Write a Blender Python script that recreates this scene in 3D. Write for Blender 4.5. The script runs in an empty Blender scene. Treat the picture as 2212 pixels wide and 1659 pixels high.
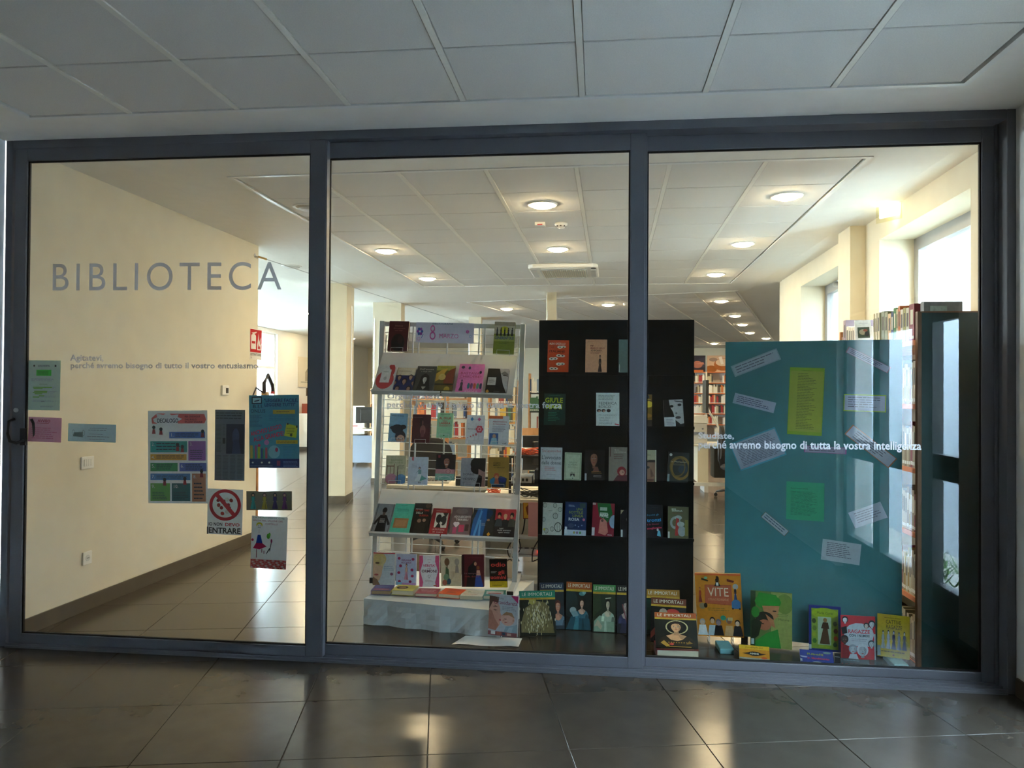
import bpy, math, random
from mathutils import Vector, Matrix
random.seed(7)
PI = math.pi
SC = bpy.context.scene
COL = SC.collection

# ------------------------------------------------------------------ camera
IW, IH, FPX = 2212.0, 1659.0, 1641.56
YAW, PITCH, ROLL = 0.1101, 0.0117, 0.0071
CAM = Vector((0.1393, -4.1928, 1.5178))
def _axes():
    cy, sy, cp, sp, cr, sr = math.cos(YAW), math.sin(YAW), math.cos(PITCH), math.sin(PITCH), math.cos(ROLL), math.sin(ROLL)
    f = Vector((-sy*cp, cy*cp, sp)); r0 = Vector((cy, sy, 0)); u0 = r0.cross(f)
    return cr*r0 + sr*u0, -sr*r0 + cr*u0, f
CR, CU, CF = _axes()
cd = bpy.data.cameras.new('camera'); cam = bpy.data.objects.new('camera', cd); COL.objects.link(cam)
cd.sensor_width = 36; cd.sensor_fit = 'HORIZONTAL'; cd.lens = FPX/IW*36; cd.clip_start = 0.05; cd.clip_end = 200
cam.matrix_world = Matrix(((CR.x, CU.x, -CF.x, CAM.x), (CR.y, CU.y, -CF.y, CAM.y), (CR.z, CU.z, -CF.z, CAM.z), (0, 0, 0, 1)))
SC.camera = cam

# ------------------------------------------------------------------ world, light, exposure
SKY_STRENGTH = 10.5
LAMP = 42.0
LAMP_COL = (1.0, 0.75, 0.43)
W = bpy.data.worlds.new('sky'); SC.world = W; W.use_nodes = True
nt = W.node_tree; nt.nodes.clear()
wo = nt.nodes.new('ShaderNodeOutputWorld'); wb = nt.nodes.new('ShaderNodeBackground')
wb.inputs[0].default_value = (0.74, 0.87, 1.0, 1); wb.inputs[1].default_value = SKY_STRENGTH
nt.links.new(wb.outputs[0], wo.inputs[0])
vs = SC.view_settings
vs.view_transform = 'Standard'; vs.look = 'None'; vs.gamma = 1.0; vs.use_curve_mapping = False; vs.exposure = 2.9
try:
    SC.cycles.max_bounces = 10; SC.cycles.diffuse_bounces = 5; SC.cycles.transparent_max_bounces = 24
    SC.cycles.sample_clamp_indirect = 6; SC.cycles.use_denoising = True
except Exception: pass

def portal(name, loc, rot, sx, sy):
    l = bpy.data.lights.new(name, 'AREA'); l.shape = 'RECTANGLE'; l.size = sx; l.size_y = sy; l.cycles.is_portal = True
    o = bpy.data.objects.new(name, l); COL.objects.link(o); o.location = loc; o.rotation_euler = rot; return o

# ------------------------------------------------------------------ pixel -> point on a real plane
def ray(px, py): return CF*FPX + CR*(px-IW/2) - CU*(py-IH/2)
def at(px, py, x=None, y=None, z=None):
    d = ray(px, py)
    t = (x-CAM.x)/d.x if x is not None else (y-CAM.y)/d.y if y is not None else (z-CAM.z)/d.z
    return CAM + d*t
def on(px, py, p0, n):
    d = ray(px, py); return CAM + d*((p0-CAM).dot(n)/d.dot(n))
def pnorm(yaw, tilt): return Vector((math.sin(yaw)*math.cos(tilt), -math.cos(yaw)*math.cos(tilt), math.sin(tilt)))
def quad(bl, br, tl, p0, n):
    """three corners seen in the picture, on the plane (p0, n) -> frame at the middle of the bottom edge, width, height"""
    a, b, c = on(*bl, p0, n), on(*br, p0, n), on(*tl, p0, n)
    u = (b-a); w = u.length; u = u/w; v = n.cross(u).normalized(); h = (c-a).dot(v)
    o = (a+b)/2
    return Matrix(((u.x, -n.x, v.x, o.x), (u.y, -n.y, v.y, o.y), (u.z, -n.z, v.z, o.z), (0, 0, 0, 1))), w, h

# ------------------------------------------------------------------ materials
def lin(c):
    if isinstance(c, str):
        c = tuple(int(c[i:i+2], 16)/255 for i in (0, 2, 4)) if len(c) == 6 else tuple(int(ch, 16)/15 for ch in c)
    return tuple(v/12.92 if v <= .04045 else ((v+.055)/1.055)**2.4 for v in c)
def mat(name, col, rough=.5, metal=0, noise=0, scale=40, bump=0, spec=.5, emit=0, rand=0):
    m = bpy.data.materials.new(name); m.use_nodes = True; n = m.node_tree.nodes; L = m.node_tree.links
    b = n['Principled BSDF']; c = lin(col) if isinstance(col, str) else col
    b.inputs['Base Color'].default_value = (*c, 1); b.inputs['Roughness'].default_value = rough; b.inputs['Metallic'].default_value = metal
    b.inputs['Specular IOR Level'].default_value = spec
    if noise or bump:
        tc = n.new('ShaderNodeTexCoord'); nz = n.new('ShaderNodeTexNoise'); nz.inputs['Scale'].default_value = scale; nz.inputs['Detail'].default_value = 4
        L.new(tc.outputs['Object'], nz.inputs['Vector'])
        if noise:
            cr = n.new('ShaderNodeValToRGB'); cr.color_ramp.elements[0].position = .3; cr.color_ramp.elements[1].position = .7
            cr.color_ramp.elements[0].color = (*[v*(1-noise) for v in c], 1); cr.color_ramp.elements[1].color = (*[min(1, v*(1+noise)) for v in c], 1)
            L.new(nz.outputs['Fac'], cr.inputs['Fac']); L.new(cr.outputs['Color'], b.inputs['Base Color'])
            if rand:
                oi = n.new('ShaderNodeObjectInfo'); mr = n.new('ShaderNodeMapRange'); hs = n.new('ShaderNodeHueSaturation')
                mr.inputs['To Min'].default_value = 1-rand; mr.inputs['To Max'].default_value = 1+rand
                L.new(oi.outputs['Random'], mr.inputs['Value']); L.new(mr.outputs[0], hs.inputs['Value']); L.new(cr.outputs['Color'], hs.inputs['Color']); L.new(hs.outputs[0], b.inputs['Base Color'])
        if bump:
            bp = n.new('ShaderNodeBump'); bp.inputs['Strength'].default_value = bump; bp.inputs['Distance'].default_value = .004
            L.new(nz.outputs['Fac'], bp.inputs['Height']); L.new(bp.outputs[0], b.inputs['Normal'])
    if emit:
        b.inputs['Emission Color'].default_value = (*c, 1); b.inputs['Emission Strength'].default_value = emit
    return m
def attr_mat(name, rough, spec=.5, translucent=0, mottle=0):
    m = bpy.data.materials.new(name); m.use_nodes = True; n = m.node_tree.nodes; L = m.node_tree.links
    b = n['Principled BSDF']; a = n.new('ShaderNodeAttribute'); a.attribute_name = 'Col'; src = a.outputs['Color']
    if mottle:
        tc = n.new('ShaderNodeTexCoord'); nz = n.new('ShaderNodeTexNoise'); nz.inputs['Scale'].default_value = 55; nz.inputs['Detail'].default_value = 5; nz.inputs['Roughness'].default_value = .65
        mr = n.new('ShaderNodeMapRange'); mr.inputs['From Min'].default_value = .3; mr.inputs['From Max'].default_value = .7; mr.inputs['To Min'].default_value = 1-mottle; mr.inputs['To Max'].default_value = 1+mottle
        mx = n.new('ShaderNodeVectorMath'); mx.operation = 'SCALE'
        L.new(tc.outputs['Object'], nz.inputs['Vector']); L.new(nz.outputs['Fac'], mr.inputs['Value']); L.new(src, mx.inputs[0]); L.new(mr.outputs[0], mx.inputs['Scale']); src = mx.outputs[0]
    L.new(src, b.inputs['Base Color']); b.inputs['Roughness'].default_value = rough; b.inputs['Specular IOR Level'].default_value = spec
    if translucent:
        t = n.new('ShaderNodeBsdfTranslucent'); mx = n.new('ShaderNodeMixShader'); mx.inputs[0].default_value = translucent
        L.new(src, t.inputs[0]); L.new(b.outputs[0], mx.inputs[1]); L.new(t.outputs[0], mx.inputs[2]); L.new(mx.outputs[0], n['Material Output'].inputs[0])
    return m
def glass_mat(name, f0=.085, tint=(.93, .96, .95)):
    m = bpy.data.materials.new(name); m.use_nodes = True; n = m.node_tree.nodes; L = m.node_tree.links; n.clear()
    o = n.new('ShaderNodeOutputMaterial'); tr = n.new('ShaderNodeBsdfTransparent'); gl = n.new('ShaderNodeBsdfGlossy'); mx = n.new('ShaderNodeMixShader')
    tr.inputs[0].default_value = (*tint, 1); gl.inputs['Roughness'].default_value = 0
    g = n.new('ShaderNodeNewGeometry'); dt = n.new('ShaderNodeVectorMath'); dt.operation = 'DOT_PRODUCT'
    ab = n.new('ShaderNodeMath'); ab.operation = 'ABSOLUTE'; s1 = n.new('ShaderNodeMath'); s1.operation = 'SUBTRACT'; s1.inputs[0].default_value = 1
    pw = n.new('ShaderNodeMath'); pw.operation = 'POWER'; pw.inputs[1].default_value = 5
    ma = n.new('ShaderNodeMath'); ma.operation = 'MULTIPLY_ADD'; ma.inputs[1].default_value = 1-f0; ma.inputs[2].default_value = f0
    L.new(g.outputs['Incoming'], dt.inputs[0]); L.new(g.outputs['Normal'], dt.inputs[1]); L.new(dt.outputs['Value'], ab.inputs[0]); L.new(ab.outputs[0], s1.inputs[1])
    L.new(s1.outputs[0], pw.inputs[0]); L.new(pw.outputs[0], ma.inputs[0]); L.new(ma.outputs[0], mx.inputs[0])
    L.new(tr.outputs[0], mx.inputs[1]); L.new(gl.outputs[0], mx.inputs[2]); L.new(mx.outputs[0], o.inputs[0])
    return m
def clear_mat(name, tint):
    m = bpy.data.materials.new(name); m.use_nodes = True; n = m.node_tree.nodes; n.clear()
    o = n.new('ShaderNodeOutputMaterial'); tr = n.new('ShaderNodeBsdfTransparent'); tr.inputs[0].default_value = (*tint, 1); m.node_tree.links.new(tr.outputs[0], o.inputs[0]); return m
def vinyl_mat():
    m = bpy.data.materials.new('frosted_vinyl'); m.use_nodes = True; n = m.node_tree.nodes; L = m.node_tree.links; b = n['Principled BSDF']
    b.inputs['Base Color'].default_value = (.84, .84, .88, 1); b.inputs['Roughness'].default_value = .6
    t = n.new('ShaderNodeBsdfTransparent'); t.inputs[0].default_value = (.75, .75, .8, 1); mx = n.new('ShaderNodeMixShader'); mx.inputs[0].default_value = .15
    L.new(b.outputs[0], mx.inputs[1]); L.new(t.outputs[0], mx.inputs[2]); L.new(mx.outputs[0], n['Material Output'].inputs[0]); return m

M = {
 'wall': mat('warm_white_plaster', (.70, .64, .50), .8, noise=.03, scale=6, bump=.05),
 'wallc': mat('white_plaster', (.78, .77, .76), .8, noise=.03, scale=6, bump=.05),
 'ceil': mat('ceiling_plaster', (.86, .84, .79), .85, noise=.02, scale=8),
 'ctile': mat('ceiling_tile_board', (.76, .74, .70), .9, noise=.05, scale=180, bump=.15, rand=.03),
 'tbar': mat('ceiling_runner', (.84, .82, .75), .5, noise=.02),
 'trim': mat('white_trim', (.82, .82, .80), .35, noise=.01),
 'ftile': mat('floor_porcelain', (.066, .056, .045), .21, noise=.10, scale=7, bump=.04, rand=.06, spec=.34),
 'grout': mat('grout', (.10, .09, .08), .9, noise=.1),
 'base': mat('baseboard_tile', (.10, .082, .062), .4, noise=.08, scale=9),
 'frame': mat('anthracite_aluminium', (.135, .140, .162), .42, metal=0, noise=.05, scale=200, spec=.5),
 'gasket': mat('rubber_gasket', (.012, .012, .012), .7, noise=.1),
 'glass': glass_mat('door_glass'), 'glassb': clear_mat('door_glass_back', (.97, .985, .98)),
 'wglass': glass_mat('window_glass', .06),
 'vinyl': vinyl_mat(),
 'black': mat('black_plastic', (.018, .018, .018), .35, noise=.1),
 'blackboard': mat('black_felt_board', (.006, .0065, .008), .8, noise=.15, scale=60, bump=.05, spec=.2),
 'teal': mat('teal_paint', (.040, .175, .190), .6, noise=.05, scale=12),
 'tealdark': mat('dark_teal_panel', (.012, .055, .055), .5, noise=.06, scale=12),
 'wood': mat('orange_beech', (.48, .22, .07), .45, noise=.18, scale=14),
 'dwood': mat('brown_wood_edge', (.22, .10, .045), .5, noise=.15, scale=14),
 'redwood': mat('orange_shelf', (.62, .17, .04), .45, noise=.08, scale=14),
 'cream': mat('cream_laminate', (.72, .66, .52), .45, noise=.03),
 'lgrey': mat('light_grey_plastic', (.62, .62, .60), .5, noise=.03),
 'greypanel': mat('blue_grey_panel', (.20, .23, .29), .6, noise=.05),
 'rack': mat('silver_rack_metal', (.62, .64, .64), .38, metal=.1, noise=.03),
 'shelf': mat('white_shelf_metal', (.66, .66, .64), .4, noise=.02),
 'wire': mat('chrome_wire', (.70, .71, .71), .3, metal=.3, noise=.02),
 'cloth': mat('white_cloth', (.66, .70, .72), .9, noise=.03, scale=10, bump=.4),
 'paper': mat('white_paper', (.80, .80, .80), .8, noise=.02),
 'pages': mat('book_pages', (.70, .64, .50), .85, noise=.08, scale=300),
 'switch': mat('switch_plastic', (.80, .78, .72), .35, noise=.02),
 'metal': mat('steel', (.5, .5, .5), .35, metal=.8, noise=.05),
 'red': mat('red_paint', (.55, .02, .02), .35, noise=.05),
 'brass': mat('brass', (.6, .40, .15), .35, metal=.8, noise=.05),
 'seat': mat('black_fabric', (.03, .028, .026), .9, noise=.2, scale=120),
 'orangecable': mat('orange_cable', (.75, .12, .03), .5, noise=.1),
 'lamp': mat('lamp_diffuser', LAMP_COL, .5, noise=0, emit=LAMP),
 'sign': mat('sign_light', (1.0, .93, .55), .5, emit=1.6),
 'led': mat('red_led', (1, .05, .02), .5, emit=2.5),
 'spot': mat('spot_bulb', (1.0, .95, .85), .5, emit=60),
 'print': attr_mat('printed_cover', .38, .4, 0, .13), 'pprint': attr_mat('printed_paper', .7, .3, .22, .05), 'paint': attr_mat('painted_colour', .5),
 'ground': mat('pale_paving', (.52, .53, .52), .9, noise=.12, scale=3),
 'grass': mat('weed_green', (.10, .22, .06), .8, noise=.3),
 'outwall': mat('exterior_render', (.60, .69, .78), .9, noise=.05),
 'yardwall2': mat('dark_yard_render', (.13, .135, .14), .9, noise=.05),
 'yardwall': mat('yard_render', (.26, .27, .28), .9, noise=.05),
 'foam': mat('teal_foam', (.12, .30, .33), .85, noise=.08, scale=80), 'foam2': mat('pale_teal_foam', (.28, .48, .47), .85, noise=.08, scale=80),
 'leaf': mat('plant_leaf', (.18, .38, .06), .6, noise=.2),
}

# ------------------------------------------------------------------ mesh builder
class MB:
    def __init__(s): s.v = []; s.f = []; s.c = []; s.m = []; s.mats = []
    def face(s, idx, c=None, m=0): s.f.append(idx); s.c.append(c); s.m.append(m)
    def box(s, x0, y0, z0, x1, y1, z1, c=None, m=0, T=None):
        b = len(s.v); P = [(x, y, z) for z in (z0, z1) for y in (y0, y1) for x in (x0, x1)]
        if T: P = [tuple(T @ Vector(p)) for p in P]
        s.v += P
        for q in ((0, 2, 3, 1), (4, 5, 7, 6), (0, 1, 5, 4), (2, 6, 7, 3), (0, 4, 6, 2), (1, 3, 7, 5)): s.face([b+i for i in q], c, m)
        return s
    def poly(s, pts, c=None, m=0):
        b = len(s.v); s.v += [tuple(p) for p in pts]; s.face(list(range(b, b+len(pts))), c, m); return s
    def prism(s, pts, axis, a, b, c=None, m=0):
        """outline pts (2D) extruded along an axis from a to b"""
        n = len(pts); k = len(s.v)
        def p3(p, d): return {'x': (d, p[0], p[1]), 'y': (p[0], d, p[1]), 'z': (p[0], p[1], d)}[axis]
        s.v += [p3(p, a) for p in pts] + [p3(p, b) for p in pts]
        s.face([k+i for i in range(n)][::-1], c, m); s.face([k+n+i for i in range(n)], c, m)
        for i in range(n): s.face([k+i, k+(i+1) % n, k+n+(i+1) % n, k+n+i], c, m)
        return s
    def lathe(s, prof, seg=24, c=None, m=0, ctr=(0, 0), axis='z'):
        """profile of (radius, height) turned around an axis through ctr"""
        b = len(s.v)
        for r, z in prof:
            for i in range(seg):
                a = 2*PI*i/seg; q = (ctr[0]+r*math.cos(a), ctr[1]+r*math.sin(a))
                s.v.append({'z': (q[0], q[1], z), 'y': (q[0], z, q[1]), 'x': (z, q[0], q[1])}[axis])
        for k in range(len(prof)-1):
            for i in range(seg):
                j = (i+1) % seg; s.face([b+k*seg+i, b+k*seg+j, b+(k+1)*seg+j, b+(k+1)*seg+i], c, m)
        s.face([b+i for i in range(seg)][::-1], c, m); s.face([b+(len(prof)-1)*seg+i for i in range(seg)], c, m)
        return s
    def tube(s, pts, r, seg=6, c=None, m=0):
        pts = [Vector(p) for p in pts]; b = len(s.v); n = len(pts)
        for i, p in enumerate(pts):
            d = (pts[min(i+1, n-1)] - pts[max(i-1, 0)]).normalized()
            a = d.cross(Vector((0, 0, 1)) if abs(d.z) < .9 else Vector((1, 0, 0))).normalized(); e = d.cross(a)
            rr = r[i] if isinstance(r, (list, tuple)) else r
            for k in range(seg): s.v.append(tuple(p + a*rr*math.cos(2*PI*k/seg) + e*rr*math.sin(2*PI*k/seg)))
        for i in range(n-1):
            for k in range(seg):
                j = (k+1) % seg; s.face([b+i*seg+k, b+i*seg+j, b+(i+1)*seg+j, b+(i+1)*seg+k], c, m)
        s.face([b+k for k in range(seg)][::-1], c, m); s.face([b+(n-1)*seg+k for k in range(seg)], c, m)
        return s
    def mesh(s, name, mats):
        me = bpy.data.meshes.new(name); me.from_pydata(s.v, [], s.f); 
        for mm in (mats if isinstance(mats, (list, tuple)) else [mats]): me.materials.append(M[mm] if isinstance(mm, str) else mm)
        if any(s.m): me.polygons.foreach_set('material_index', s.m)
        if any(c is not None for c in s.c):
            a = me.attributes.new('Col', 'FLOAT_COLOR', 'CORNER'); data = []
            for f, c in zip(s.f, s.c):
                cc = (*(c if c is not None else (.5, .5, .5)), 1.0); data += list(cc)*len(f)
            a.data.foreach_set('color', data)
        me.update(); return me
    def build(s, name, mats, parent=None, mw=None, smooth=False, bevel=0):
        me = s.mesh(name, mats); o = bpy.data.objects.new(name, me); COL.objects.link(o)
        if smooth:
            for p in me.polygons: p.use_smooth = True
        if parent: o.parent = parent
        if mw is not None: o.matrix_basis = mw
        if bevel:
            md = o.modifiers.new('bevel', 'BEVEL'); md.width = bevel; md.segments = 2; md.limit_method = 'ANGLE'
        return o
def tag(o, label=None, cat=None, group=None, kind=None):
    if label: o['label'] = label
    if cat: o['category'] = cat
    if group: o['group'] = group
    if kind: o['kind'] = kind
    return o
def empty(name, mw=None, label=None, cat=None, group=None, kind=None, parent=None):
    o = bpy.data.objects.new(name, None); COL.objects.link(o); o.empty_display_size = .1
    if mw is not None: o.matrix_basis = mw if isinstance(mw, Matrix) else Matrix.Translation(mw)
    if parent: o.parent = parent
    return tag(o, label, cat, group, kind)
def inst(me, name, parent, loc, rz=0):
    o = bpy.data.objects.new(name, me); COL.objects.link(o); o.parent = parent; o.location = loc; o.rotation_euler.z = rz; return o
def T3(x, y, z=0, rz=0): return Matrix.Translation((x, y, z)) @ Matrix.Rotation(rz, 4, 'Z')

# ------------------------------------------------------------------ lettering (glyph outlines of Blender's own font)
CH = "ABCDEFGHIJKLMNOPQRSTUVWXYZabcdefghijklmnopqrstuvwxyz0123456789.,:;!?'\"-/()&éèàùÀ<>"
GL = {}
def _glyphs():
    obs = []
    for bold in (0, 1, 2):
        for ch in (CH if bold < 2 else 'BILOTECA'):
            for body in (ch, 'H'+ch+'H'):
                cu = bpy.data.curves.new('g', 'FONT'); cu.body = body; cu.resolution_u = 2 if bold < 2 else 12; cu.fill_mode = 'FRONT'; cu.size = 1
                if bold == 1: cu.offset = .022
                o = bpy.data.objects.new('g', cu); COL.objects.link(o); obs.append((bold, ch, body, o))
        cu = bpy.data.curves.new('g', 'FONT'); cu.body = 'HH'; cu.resolution_u = 1
        if bold == 1: cu.offset = .022
        o = bpy.data.objects.new('g', cu); COL.objects.link(o); obs.append((bold, 'HH', 'HH', o))
    bpy.context.view_layer.update(); dg = bpy.context.evaluated_depsgraph_get(); ww = {}
    for bold, ch, body, o in obs:
        me = bpy.data.meshes.new_from_object(o.evaluated_get(dg))
        xs = [v.co.x for v in me.vertices]
        if ch == 'HH': ww[bold] = (min(xs), max(xs))
        elif body == ch: GL[bold, ch] = [[(v.co.x, v.co.y) for v in me.vertices], [list(p.vertices) for p in me.polygons], 0]
        else: GL[bold, ch][2] = max(xs)-min(xs)
        bpy.data.meshes.remove(me)
    for bold, ch, body, o in obs:
        cu = o.data; bpy.data.objects.remove(o); bpy.data.curves.remove(cu)
    for (bold, ch), g in GL.items(): g[2] -= (ww[bold][1]-ww[bold][0])
    return {b: max(y for x, y in GL[b, 'H' if b < 2 else 'B'][0]) for b in (0, 1, 2)}
CAPH = _glyphs()
def text_shapes(txt, h, w=None, bold=0, track=0):
    """list of (verts, faces) of a text with cap height h, baseline at the origin; total width"""
    out = []; x = 0; s = h/CAPH[bold]
    for ch in txt:
        g = GL.get((bold, ch))
        if g is None: x += .30 + track; continue
        out.append((x, g)); x += g[2] + track
    sx = s if w is None else w/max(x, 1e-6)
    return [([((gx+px)*sx, py*s) for px, py in g[0]], g[1]) for gx, g in out], x*sx

# ------------------------------------------------------------------ printed artwork: flat shapes laid on a sheet (x right, y up, 0..1)
def R(x0, y0, x1, y1, c): return ('p', [(x0, y0), (x1, y0), (x1, y1), (x0, y1)], c)
def P(pts, c): return ('p', pts, c)
def EL(cx, cy, rx, ry, c, n=14, rot=0): return ('p', [(cx+rx*math.cos(2*PI*i/n+rot), cy+ry*math.sin(2*PI*i/n+rot)) for i in range(n)], c)
def T(txt, x, y, h, c, w=None, b=0, a='c', rot=0): return ('t', txt, x, y, h, c, w, b, a, rot)
def LN(x0, y0, x1, y1, n, c, j=.25): return ('l', x0, y0, x1, y1, n, c, j)
def RING(cx, cy, rx, ry, k, c, n=28): return ('ring', cx, cy, rx, ry, k, c, n)
def dk(c, f):
    c = c if len(c) == 6 else ''.join(ch*2 for ch in c)
    return ''.join('%02x' % max(0, min(255, int(int(c[i:i+2], 16)*f))) for i in (0, 2, 4))
def FACE(cx, cy, r, skin, hair, k=1.3):
    y = r*k*.82; e = [EL(cx, cy+y*.16, r*1.12, y*1.18, hair, 18), P([(cx-r*.32, cy-y*1.35), (cx+r*.32, cy-y*1.35), (cx+r*.28, cy-y*.5), (cx-r*.28, cy-y*.5)], dk(skin, .8)),
      P([(cx+r*.78*math.cos(a)*(1-.16*max(0, -math.sin(a))), cy+y*(.94 if a < PI else 1.02)*math.sin(a)) for a in [2*PI*i/18 for i in range(18)]], skin),
      P([(cx+r*.20, cy+y*.80), (cx+r*.76, cy+y*.2), (cx+r*.66, cy-y*.45), (cx+r*.25, cy-y*.95), (cx+r*.42, cy-y*.2)], dk(skin, .84)),
      P([(cx-r*.84, cy+y*.25), (cx-r*.70, cy+y*.95), (cx, cy+y*1.22), (cx+r*.70, cy+y*.95), (cx+r*.84, cy+y*.25), (cx+r*.45, cy+y*.72), (cx-r*.1, cy+y*.80), (cx-r*.55, cy+y*.62)], hair)]
    for sx in (-1, 1):
        e += [EL(cx+sx*r*.33, cy+y*.10, r*.17, y*.075, 'e0d8d0', 8), EL(cx+sx*r*.33, cy+y*.10, r*.085, y*.075, '1c1410', 8), P([(cx+sx*r*.14, cy+y*.25), (cx+sx*r*.52, cy+y*.25), (cx+sx*r*.36, cy+y*.33)], dk(hair, .8))]
    return e + [P([(cx-r*.02, cy+y*.1), (cx+r*.10, cy-y*.28), (cx-r*.10, cy-y*.28)], dk(skin, .78)), EL(cx, cy-y*.52, r*.25, y*.075, 'a0403c', 10), P([(cx-r*.25, cy-y*.52), (cx+r*.25, cy-y*.52), (cx, cy-y*.54)], '6a2424')]
def FIG(cx, y0, h, hair, skin, top, skirt, w=.5):
    k = h*w
    return [P([(cx-k*.46, y0), (cx-k*.2, y0-h*.01), (cx+k*.2, y0-h*.01), (cx+k*.46, y0), (cx+k*.30, y0+h*.28), (cx+k*.15, y0+h*.52), (cx-k*.15, y0+h*.52), (cx-k*.30, y0+h*.28)], skirt), P([(cx+k*.06, y0), (cx+k*.30, y0), (cx+k*.10, y0+h*.48)], dk(skirt, .75)),
            P([(cx-k*.15, y0+h*.48), (cx+k*.15, y0+h*.48), (cx+k*.25, y0+h*.74), (cx+k*.10, y0+h*.79), (cx-k*.10, y0+h*.79), (cx-k*.25, y0+h*.74)], top),
            P([(cx-k*.25, y0+h*.75), (cx-k*.17, y0+h*.72), (cx-k*.24, y0+h*.46), (cx-k*.32, y0+h*.46)], dk(top, .85)), P([(cx+k*.25, y0+h*.75), (cx+k*.17, y0+h*.72), (cx+k*.26, y0+h*.46), (cx+k*.34, y0+h*.46)], dk(top, .7)),
            EL(cx-k*.28, y0+h*.45, k*.05, h*.025, skin, 8), EL(cx+k*.30, y0+h*.45, k*.05, h*.025, skin, 8), R(cx-k*.05, y0+h*.77, cx+k*.05, y0+h*.84, dk(skin, .85)),
            EL(cx, y0+h*.90, k*.19, h*.105, hair), EL(cx, y0+h*.875, k*.125, h*.08, skin), P([(cx-k*.14, y0+h*.90), (cx, y0+h*.985), (cx+k*.14, y0+h*.90), (cx, y0+h*.945)], hair)]
def BUST(cx, y0, s, skin, hair, dress, k=1.15):
    q = s*.66
    return [P([(cx-s*.95, y0), (cx-s, y0+q*.35), (cx-s*.80, y0+q*.78), (cx-s*.42, y0+q), (cx+s*.42, y0+q), (cx+s*.80, y0+q*.78), (cx+s*1.0, y0+q*.35), (cx+s*.95, y0)], dress),
            P([(cx-s*.55, y0+q*.93), (cx-s*.30, y0+q*.55), (cx+s*.05, y0+q*.45), (cx+s*.34, y0+q*.60), (cx+s*.55, y0+q*.93), (cx+s*.18, y0+q*1.12), (cx-s*.18, y0+q*1.12)], skin), P([(cx+s*.1, y0+q*1.1), (cx+s*.55, y0+q*.93), (cx+s*.34, y0+q*.60), (cx+s*.2, y0+q*.7)], dk(skin, .84)),
            P([(cx-s*.95, y0), (cx-s*.6, y0), (cx-s*.5, y0+q*.5), (cx-s*.8, y0+q*.6)], dk(dress, 1.25)), P([(cx+s*.5, y0), (cx+s*.95, y0), (cx+s*.9, y0+q*.5), (cx+s*.6, y0+q*.5)], dk(dress, .7)),
            P([(cx-s*.13, y0+q*1.0), (cx+s*.13, y0+q*1.0), (cx+s*.14, y0+q*1.5), (cx-s*.12, y0+q*1.5)], dk(skin, .86))] + FACE(cx, y0+q*1.78, s*.34, skin, hair, k)
def clip01(pts):
    """keep the part of an outline that lies on the sheet"""
    for ax, lim, sg in ((0, 0, 1), (0, 1, -1), (1, 0, 1), (1, 1, -1)):
        out = []
        for i in range(len(pts)):
            a, b = pts[i-1], pts[i]; ia, ib = (a[ax]-lim)*sg >= -1e-9, (b[ax]-lim)*sg >= -1e-9
            if ia != ib:
                t = (lim-a[ax])/(b[ax]-a[ax]); out.append((a[0]+(b[0]-a[0])*t, a[1]+(b[1]-a[1])*t))
            if ib: out.append(b)
        pts = out
        if not pts: break
    return pts
GAIN = [1.0]
def ink(c): return tuple(min(.9, v*GAIN[0]) for v in lin(c))
def art_mesh(ops, w, h, name='cover_art', m='print', dy=-.0004, parent=None):
    b = MB(); k = 0
    flat = []
    for o in ops:
        if isinstance(o, list): flat += o
        else: flat.append(o)
    for o in flat:
        y = dy - k*.000012; k += 1
        def pt(p): return ((p[0]-.5)*w, y, p[1]*h)
        if o[0] == 'p':
            q_ = clip01(list(o[1]))
            if len(q_) > 2: b.poly([pt(p) for p in q_], ink(o[2]))
        elif o[0] == 'ring':
            _, cx, cy, rx, ry, t, c, n = o
            for i in range(n):
                a0, a1 = 2*PI*i/n, 2*PI*(i+1)/n
                q_ = clip01([(cx+rx*f*math.cos(a), cy+ry*f*math.sin(a)) for f, a in ((1, a0), (1, a1), (t, a1), (t, a0))][::-1])
                if len(q_) > 2: b.poly([pt(p) for p in q_], ink(c))
        elif o[0] == 't':
            _, txt, x, yy, hh, c, ww, bold, al, rot = o
            sh, tw = text_shapes(txt, hh*h, ww*w if ww else None, bold)
            ox = {'l': 0, 'c': -tw/2, 'r': -tw}[al]; cr, sr = math.cos(rot), math.sin(rot)
            for vs_, fs_ in sh:
                n0 = len(b.v)
                for px, py in vs_:
                    px += ox; b.v.append(((x-.5)*w + px*cr - py*sr, y, yy*h + px*sr + py*cr))
                for f in fs_: b.face([n0+i for i in f], ink(c))
        elif o[0] == 'l':
            _, x0, y0, x1, y1, n, c, j = o
            for i in range(n):
                ya = y1 - (y1-y0)*(i+.25)/n; yb = ya - (y1-y0)/n*.34; xe = x1-(x1-x0)*random.random()*j
                x = x0
                while x < xe-.01:
                    x2 = min(xe, x+(x1-x0)*random.uniform(.08, .2)); b.poly([pt(p) for p in ((x, yb), (x2, yb), (x2, ya), (x, ya))], ink(c)); x = x2+(x1-x0)*.022
    return b.build(name, m, parent)
def sheet(name, q, label, cat, col, ops, p0, n, group=None, thick=.0006, m='pprint', curl=0):
    """a sheet of paper; q = bl, br, tl pixel corners on the plane"""
    mw, w, h = quad(*q, p0, n)
    b = MB().box(-w/2, 0, 0, w/2, thick, h, ink(col))
    o = b.build(name, m, None, mw); tag(o, label, cat, group)
    if ops: art_mesh(ops, w, h, 'printing', m, parent=o)
    return o

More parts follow.
